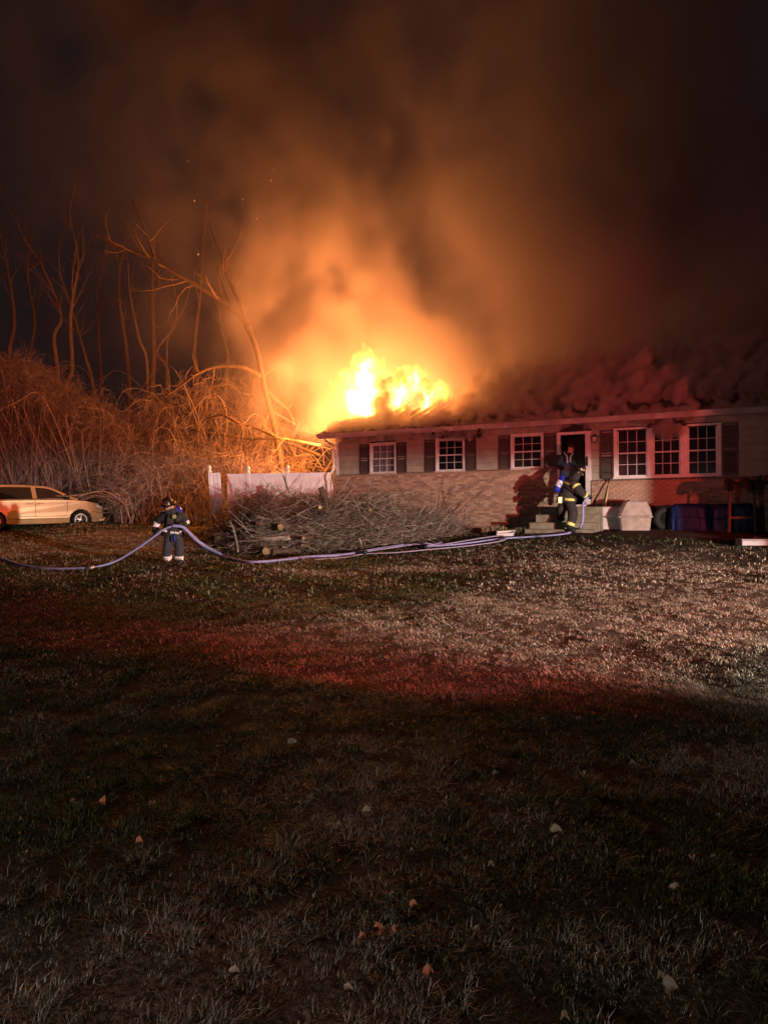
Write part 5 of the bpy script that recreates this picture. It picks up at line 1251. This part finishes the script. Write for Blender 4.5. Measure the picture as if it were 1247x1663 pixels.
q = MB(); cc = J['nk'] - np.array(ff.location); q.lathe([(.14, -.05), (.155, .02), (.15, .09), (.125, .09), (.12, -.02)], tuple(cc + np.array([0, .02, -.01])), 16, 2, (1.1, 1)); q.build('collar', M['coat'], ff, smooth=True)
# --- firefighter on the steps, bending toward the doorway
W3 = lambda x, y, off: pt(x, y, off)
fr = tag(empty('person', W3(925, 864, -2.15)), 'firefighter with blue air tank and lime trim climbing the front steps', 'person'); o_f = -1.75
fr.location[2] = gzh(*[float((np.array(fr.location) - H0) @ v) for v in (HU, HN)])
g2 = float(fr.location[2])
J = dict(pel=W3(920, 808, -1.62), sp=W3(921, 797, -1.62), ch=W3(926, 782, -1.60), nk=W3(934, 774, -1.62), hd=W3(940, 768, -1.62), ht=W3(943, 761.5, -1.62),
         shL=W3(916, 780, -1.35), elL=W3(930, 797, -1.28), wrL=W3(946, 800, -1.20), shR=W3(931, 784, -1.86), elR=W3(943, 800, -1.95), wrR=W3(954, 806, -1.75),
         hpL=W3(915, 813, -1.52), knL=W3(912, 828, -1.78), anL=W3(908, 834, -1.45), toL=W3(917, 836, -1.40), hpR=W3(924, 814, -1.75), knR=W3(931, 836, -1.98), anR=W3(924, 856, -2.10), toR=W3(935, 860, -2.18))
J['anL'][2] = .94 + .14; J['toL'][2] = .94 + .06
J['anR'][2] = g2 + .13; J['toR'][2] = g2 + .06
RR_ = dict(pel=(.24, .20), sp=(.25, .21), ch=(.25, .21), nk=.13, hd=.10, ht=.085, shL=.15, elL=.115, wrL=.08, shR=.155, elR=.12, wrR=.085, hpL=.17, knL=.14, anL=.12, toL=.065, hpR=.175, knR=.15, anR=.125, toR=.065)
hdc2 = J['hd'].copy()
body = skin_body('body', J, EDG, RR_, 'pel', [(M['boot'], lambda c: c[2] < g2 + .22), (M['coatR'], lambda c: True)], fr)
band(body, fr, J['knR'], J['anR'], .72, .085, M['lime']); band(body, fr, J['pel'], J['sp'], -.25, .07, M['lime'], maxd=.42)
band(body, fr, J['sp'], J['ch'], .75, .06, M['lime'], maxd=.38); band(body, fr, J['shR'], J['elR'], .40, .075, M['lime'], maxd=.24); band(body, fr, J['elR'], J['wrR'], .55, .065, M['lime'], maxd=.19)
band(body, fr, J['hpL'], J['knL'], .35, .05, M['helmY'], maxd=.17)
glove('glove', J['wrR'], W3(961, 810, -1.68), (0, 0, 1), M['black'], fr, .6); glove('glove', J['wrL'], W3(955, 803, -1.15), (0, 0, 1), M['black'], fr, .6)
head_face(fr, J['hd'], (.75, -.35, -.35), (0, 0, 1)); helmet(fr, J['hd'] + np.array([0.01, 0, .07]), (.86, -.25, -.30), (.30, -.05, .86), (-1.25, -.75, -.28, .5), .94)
tank(fr, W3(902, 799, -1.72), W3(915, 772, -1.60), .105)
for k, (p_, q_) in enumerate((((915, 776), (935, 790)), ((913, 785), (932, 800)))):
    q = MB(); a = W3(*p_, -1.85); b = W3(*q_, -1.92); q.tube([a, (a + b) / 2 + HN * -.06, b], .02, 5, flat=.3, up=HN); offs(q, list(fr.location)).build('harness_strap', M['black'], fr)
q = MB(); q.box((-.06, -.02, -.09), (.06, .02, .09)); q.v = [tuple(np.array(v) + W3(909, 812, -1.88) - np.array(fr.location)) for v in q.v]; q.build('name_patch', M['helmY'], fr, bevel=.01)
q = MB(); c0 = J['pel'] - np.array(fr.location); q.lathe([(.23, .14), (.275, .02), (.30, -.14), (.29, -.14), (.26, .02), (.22, .14)], tuple(c0), 20, 2, (1, .85)); q.build('coat_hem', M['coatR'], fr, smooth=True)
# --- person in the doorway
pd = tag(empty('person', hl(8.30, -.55, 1.38)), 'person in a navy hooded jacket and dark cap leaning out of the doorway', 'person')
J = dict(pel=hl(8.22, -.38, 2.32), sp=hl(8.24, -.42, 2.50), ch=hl(8.33, -.52, 2.80), nk=hl(8.43, -.60, 2.98), hd=hl(8.49, -.65, 3.12), ht=hl(8.51, -.66, 3.20),
         shL=hl(8.30, -.35, 2.88), elL=hl(8.56, -.42, 2.62), wrL=hl(8.70, -.62, 2.50), shR=hl(8.18, -.68, 2.86), elR=hl(8.14, -.86, 2.58), wrR=hl(8.38, -1.0, 2.50),
         hpL=hl(8.28, -.30, 2.25), knL=hl(8.36, -.38, 1.86), anL=hl(8.30, -.28, 1.50), toL=hl(8.42, -.36, 1.44), hpR=hl(8.16, -.48, 2.25), knR=hl(8.24, -.62, 1.86), anR=hl(8.16, -.55, 1.50), toR=hl(8.26, -.68, 1.44))
RR_ = dict(pel=(.17, .13), sp=(.18, .14), ch=(.20, .15), nk=.062, hd=.092, ht=.08, shL=.105, elL=.078, wrL=.05, shR=.11, elR=.082, wrR=.052, hpL=.105, knL=.08, anL=.062, toL=.042, hpR=.105, knR=.08, anR=.062, toR=.042)
hdc3 = J['hd'].copy(); pz = J['pel'][2]
body = skin_body('body', J, EDG, RR_, 'pel', [(M['skin'], lambda c: np.linalg.norm(c - hdc3) < .155 and c[2] > hdc3[2] - .13), (M['boot'], lambda c: c[2] < 1.53), (M['jeans'], lambda c: c[2] < pz - .04), (M['jersey'], lambda c: True)], pd)
head_face(pd, J['hd'], (.45, -.75, -.35), (0, 0, 1))
q = MB(); q.lathe([(.100, 0), (.103, .04), (.085, .085), (.04, .105)], (0, 0, 0), 16, 2, (1.05, .95)); cap = q.build('cap', M['black'], pd, smooth=True)
q = MB(); q.prism([(.06, -.075), (.14, -.06), (.175, 0), (.14, .06), (.06, .075)], .0, .012, 'z'); q.build('cap_peak', M['black'], cap, bevel=.003)
cap.location = [float(v) for v in (J['hd'] + np.array([0, 0, .045]) - np.array(pd.location))]; cap.rotation_euler = (0, .28, math.atan2(-.75, .45))
q = MB(); n_ = J['nk']
q.tube(smooth_path([n_ + HU * -.14 + HN * .02 + [0, 0, .06], n_ + HU * -.13 + HN * -.10 + [0, 0, .0], n_ + HU * -.04 + HN * -.16 + [0, 0, -.10], n_ + HU * -.02 + HN * -.17 + [0, 0, -.30]]), .022, 6, flat=.6)
q.tube(smooth_path([n_ + HU * .10 + HN * .02 + [0, 0, .05], n_ + HU * .12 + HN * -.10 + [0, 0, -.02], n_ + HU * .07 + HN * -.16 + [0, 0, -.12], n_ + HU * .06 + HN * -.16 + [0, 0, -.28]]), .022, 6, flat=.6)
offs(q, list(pd.location)).build('hood_edge', M['greyhood'], pd, smooth=True)
glove('hand', J['wrL'], hl(8.78, -.70, 2.44), (0, 0, 1), M['skin'], pd, .5); glove('hand', J['wrR'], hl(8.50, -1.02, 2.46), (0, 0, 1), M['skin'], pd, .5)
# ------------------------------------------------------------------ smoke and flames
def plume(X, p):
    x, y, z = X.xyz(p)[0:3]
    w = X.noise(p, .16, 2, .5, color=True)
    p2 = X.v('ADD', p, X.v('SCALE', X.v('SUBTRACT', w, (.5, .5, .5)), scale=6.0))
    n = X.noise(X.v('MULTIPLY', p2, (1, 1, .7)), .34, 5, .62)
    h = X.m('MAXIMUM', X.m('SUBTRACT', z, 4.5), 0)
    # lit column around the fire, leaning left with height
    xa = X.m('ADD', X.m('ADD', x, 0.6), X.m('MULTIPLY', h, .27))
    ra = X.m('DIVIDE', xa, X.m('ADD', 3.0, X.m('MULTIPLY', h, .34)))
    ya = X.m('DIVIDE', X.m('SUBTRACT', y, X.m('ADD', 29.5, X.m('MULTIPLY', h, .1))), X.m('ADD', 3.0, X.m('MULTIPLY', h, .15)))
    ga = X.m('EXPONENT', X.m('MULTIPLY', X.m('ADD', X.m('MULTIPLY', ra, ra), X.m('MULTIPLY', ya, ya)), -1.0))
    A = X.m('MULTIPLY', X.m('MULTIPLY', ga, X.mr(h, 0., 13., 1.0, .45, 'LINEAR')), X.mr(n, .45, .61, .03, .80))
    # thick dark smoke from the right part of the roof
    xb = X.m('DIVIDE', X.m('SUBTRACT', x, X.m('ADD', 8.0, X.m('MULTIPLY', h, .1))), 6.5)
    yb = X.m('DIVIDE', X.m('SUBTRACT', y, X.m('ADD', 25.6, X.m('MULTIPLY', h, .1))), X.m('ADD', 2.6, X.m('MULTIPLY', h, .2)))
    side_ = X.mr(x, .6, 3.6, 0.0, 1.0)
    gb = X.m('EXPONENT', X.m('MULTIPLY', X.m('ADD', X.m('MULTIPLY', xb, xb), X.m('MULTIPLY', yb, yb)), -1.0))
    fall = X.mr(h, 0., 14., 1.0, .22, 'LINEAR')
    B = X.m('MULTIPLY', X.m('MULTIPLY', X.m('MULTIPLY', gb, side_), X.m('MULTIPLY', fall, X.mr(h, .2, 3.2, .34, 1.0))), X.mr(n, .42, .62, .10, 1.5))
    # thin smoke drifting left among the trees
    Cc = X.m('MULTIPLY', X.m('MULTIPLY', X.mr(n, .40, .70, .003, .022), X.mr(x, -26., -17., 0, 1)), X.mr(x, 2., 9., 1, 0))
    AB = X.m('MULTIPLY', X.m('ADD', A, B), X.mr(z, 3.9, 4.5))
    e = X.m('MULTIPLY', X.m('MULTIPLY', X.mr(y, 28.5, 31., 0, 1), X.mr(y, 42., 46., 1, 0)), X.m('MULTIPLY', X.mr(z, .4, 2.0), X.mr(z, 18., 26., 1, .3)))
    return X.m('ADD', AB, X.m('MULTIPLY', Cc, e))
M_plume = vol_mat('plume_smoke', (.56, .51, .55), 1.0, aniso=.15)
sm = gn_volume('smoke_plume', plume, (-28, 20, .3), (20, 46, 27), (130, 70, 78), M_plume)
tag(sm, 'tall column of brown smoke lit orange by the roof fire', 'smoke', kind='stuff')

def puff_smoke(name, pts, rad, voxel, mat, thr=.12):
    """one rolling mass of smoke: many round puffs melted into a single closed hull"""
    me = bpy.data.meshes.new(name); me.from_pydata([tuple(map(float, q)) for q in pts], [], [])
    at_ = me.attributes.new('r', 'FLOAT', 'POINT'); at_.data.foreach_set('value', np.asarray(rad, dtype=np.float32))
    o = link(name, me)
    g = bpy.data.node_groups.new(name + '_nodes', 'GeometryNodeTree')
    g.interface.new_socket('Geometry', in_out='INPUT', socket_type='NodeSocketGeometry')
    g.interface.new_socket('Geometry', in_out='OUTPUT', socket_type='NodeSocketGeometry')
    X = GX(g); gi = X.n('NodeGroupInput'); out = X.n('NodeGroupOutput')
    mp = X.n('GeometryNodeMeshToPoints'); g.links.new(gi.outputs[0], mp.inputs[0])
    na = X.n('GeometryNodeInputNamedAttribute', data_type='FLOAT'); na.inputs[0].default_value = 'r'
    pv = X.n('GeometryNodePointsToVolume', resolution_mode='VOXEL_SIZE')
    g.links.new(mp.outputs[0], pv.inputs[0]); pv.inputs['Voxel Size'].default_value = voxel
    g.links.new(na.outputs[0], pv.inputs['Radius'])
    vm = X.n('GeometryNodeVolumeToMesh'); vm.resolution_mode = 'GRID'
    g.links.new(pv.outputs[0], vm.inputs[0]); vm.inputs['Threshold'].default_value = thr
    sh = X.n('GeometryNodeSetShadeSmooth'); g.links.new(vm.outputs[0], sh.inputs[0])
    sm = X.n('GeometryNodeSetMaterial'); g.links.new(sh.outputs[0], sm.inputs[0]); sm.inputs['Material'].default_value = mat
    g.links.new(sm.outputs[0], out.inputs[0])
    mod = o.modifiers.new('puffs', 'NODES'); mod.node_group = g
    me.materials.append(mat)
    return o
def children(P, r, n, k0, k1, bias, rng):
    """smaller puffs budding from the surface of bigger ones"""
    P = np.repeat(P, n, 0); rr = np.repeat(r, n)
    d = rng.normal(size=P.shape) + np.array(bias); d /= np.linalg.norm(d, axis=1)[:, None]
    r2 = rr * rng.uniform(k0, k1, len(rr))
    return P + d * (rr * rng.uniform(.72, .98, len(rr)))[:, None], r2
def roofz(ly): return 3.95 + (ly + .4) * .36
rng = np.random.default_rng(5)
P = []; r = []
for i in range(1100):
    lx = rng.uniform(.3, 17.5); ly = rng.uniform(-.75, 4.4)
    grow = .12 + .88 * float(ss(.8, 5.2, lx))
    top = (.10 + 1.15 * grow) * (.35 + .65 * float(ss(-.5, 2.2, ly))) * rng.uniform(.2, 1.0) ** .8
    if lx < 3.9 and ly > .8: continue
    rad = rng.uniform(.09, .17) + .15 * rng.uniform() * grow * float(ss(-.5, 1.2, ly))
    if ly < -.35: top = rng.uniform(-.12, .12)
    # leaning up and to the right as it rolls off the roof
    p = hl(lx + top * .35, ly, roofz(ly) + top); P.append(p); r.append(rad)
    for k in range(2):
        p = p + (HU * rng.uniform(.1, .6) + np.array([0, 0, 1.]) * rng.uniform(.3, .9) + HN * rng.uniform(-.2, .2)) * rad * .8; rad *= .78; P.append(p); r.append(rad)
for (x, y, off, rr) in ((622, 664, -.1, .42), (630, 632, -.1, .3), (675, 650, -.1, .36), (628, 642, .1, .36), (612, 622, .1, .27), (634, 624, .1, .27), (652, 612, .1, .24), (640, 632, .1, .24), (672, 668, .1, .38), (676, 645, .1, .37), (690, 630, .1, .30), (668, 628, .1, .25), (648, 676, .1, .32), (664, 656, .1, .3), (612, 682, .2, .26), (600, 684, .2, .2), (700, 668, .4, .3), (570, 690, 0, .2), (585, 690, 0, .2),
                        (762, 706, -.5, .17), (745, 708, -.5, .2), (728, 706, -.5, .17), (712, 703, -.5, .14), (1066, 700, -.5, .2), (1082, 704, -.5, .24), (1098, 700, -.5, .2), (1080, 690, -.5, .25)):
    lx_, z_ = fac(x, y, off); P.append(hl(lx_, off, z_)); r.append(rr)
for i in range(300):       # thinner smoke licking along the left part of the eave
    lx = rng.uniform(-.45, 4.6); ly = rng.uniform(-.5, .5)
    P.append(hl(lx, ly, roofz(ly) + rng.uniform(.06, .34))); r.append(rng.uniform(.08, .20))
for i in range(420):       # smoke curling out under and over the eave
    lx = 4.6 + 12.9 * rng.uniform() ** .9; k = float(ss(4.0, 8.5, lx))
    P.append(hl(lx, -.52 - rng.uniform(0, .12), 4.02 - rng.uniform(0, .22) * k + rng.uniform(0, .14))); r.append(rng.uniform(.06, .15) * (.6 + .5 * k))
P = np.array(P); r = np.array(r)
P1, r1 = children(P, r, 8, .30, .58, (-.25, -.5, .35), rng)
P2, r2 = children(P1, r1, 4, .32, .55, (-.25, -.6, .3), rng)
PP = np.concatenate([P, P1, P2]); RR = np.concatenate([r, r1, r2])
def _grain(t, pv):      # denser knots and thin gaps inside the rolling smoke
    X = GX(t); pos = X.n('ShaderNodeNewGeometry').outputs['Position']
    w = X.noise(pos, 2.2, 2, .5, color=True); p2 = X.v('ADD', pos, X.v('SCALE', X.v('SUBTRACT', w, (.5, .5, .5)), scale=.5))
    X.put(pv.inputs['Density'], X.mr(X.noise(p2, 2.4, 4, .65), .36, .62, .4, 3.3))
M_roofsmoke = vol_mat('rolling_smoke', (.80, .67, .62), 4.5, aniso=0.0, attr='', extra=_grain)
o = bake(puff_smoke('roof_smoke', PP, RR, .042, M_roofsmoke)); print('roof smoke faces', len(o.data.polygons))
tag(o, 'thick rolling dark smoke hugging the roof along the eave', 'smoke', kind='stuff')
# flames: closed hulls of glowing gas, a hot core inside a yellow sheath
def flame_field(c, rx, rz_, seed, k=1.0):
    def f(X, p):
        p1 = X.v('SUBTRACT', p, tuple(float(v) for v in c))
        q = X.v('ADD', p, (seed, seed * 2, -seed))
        w = X.noise(X.v('MULTIPLY', q, (1, 1, .6)), 1.1, 5, .65, color=True)
        p2 = X.v('ADD', p1, X.v('SCALE', X.v('SUBTRACT', w, (.5, .5, .5)), scale=1.9))
        r = X.v('LENGTH', X.v('DIVIDE', p2, (rx, .8, rz_)))
        n = X.noise(X.v('MULTIPLY', q, (1, 1, .45)), 2.7, 5, .7)
        return X.m('MULTIPLY', X.m('SUBTRACT', X.m('ADD', k, X.m('MULTIPLY', X.m('SUBTRACT', n, .5), 2.6)), r), 1.0)
    return f
M_flame = vol_mat('flame_sheath', (.5, .3, .1), .02, (1.0, .36, .03), 4.0, attr='')
M_core = vol_mat('flame_core', (.5, .3, .1), .02, (1.0, .58, .17), 15.0, attr='')
for x, y, Z, rx, rz_, sd, lb in ((592, 636, 27.4, .85, 1.55, 3., 'tall white hot flame at the left of the roof'), (665, 640, 27.5, 1.35, .85, 9., 'yellow flame spreading along the roof right of the tall flame')):
    a = at(x, y, Z); root = tag(empty('flame', a), lb, 'fire')
    for nm, m_, k, lv in (('sheath', M_flame, 1.0, .04), ('core', M_core, .62, .04)):
        o = gn_volume(nm, flame_field(a, rx, rz_, sd, k), (a[0] - 2.8, a[1] - 1.9, a[2] - 2.6), (a[0] + 2.8, a[1] + 1.9, a[2] + 3.2), (80, 54, 84), m_, to_mesh=lv)
        bake(o); o.parent = root; o.location = [-float(v) for v in a]
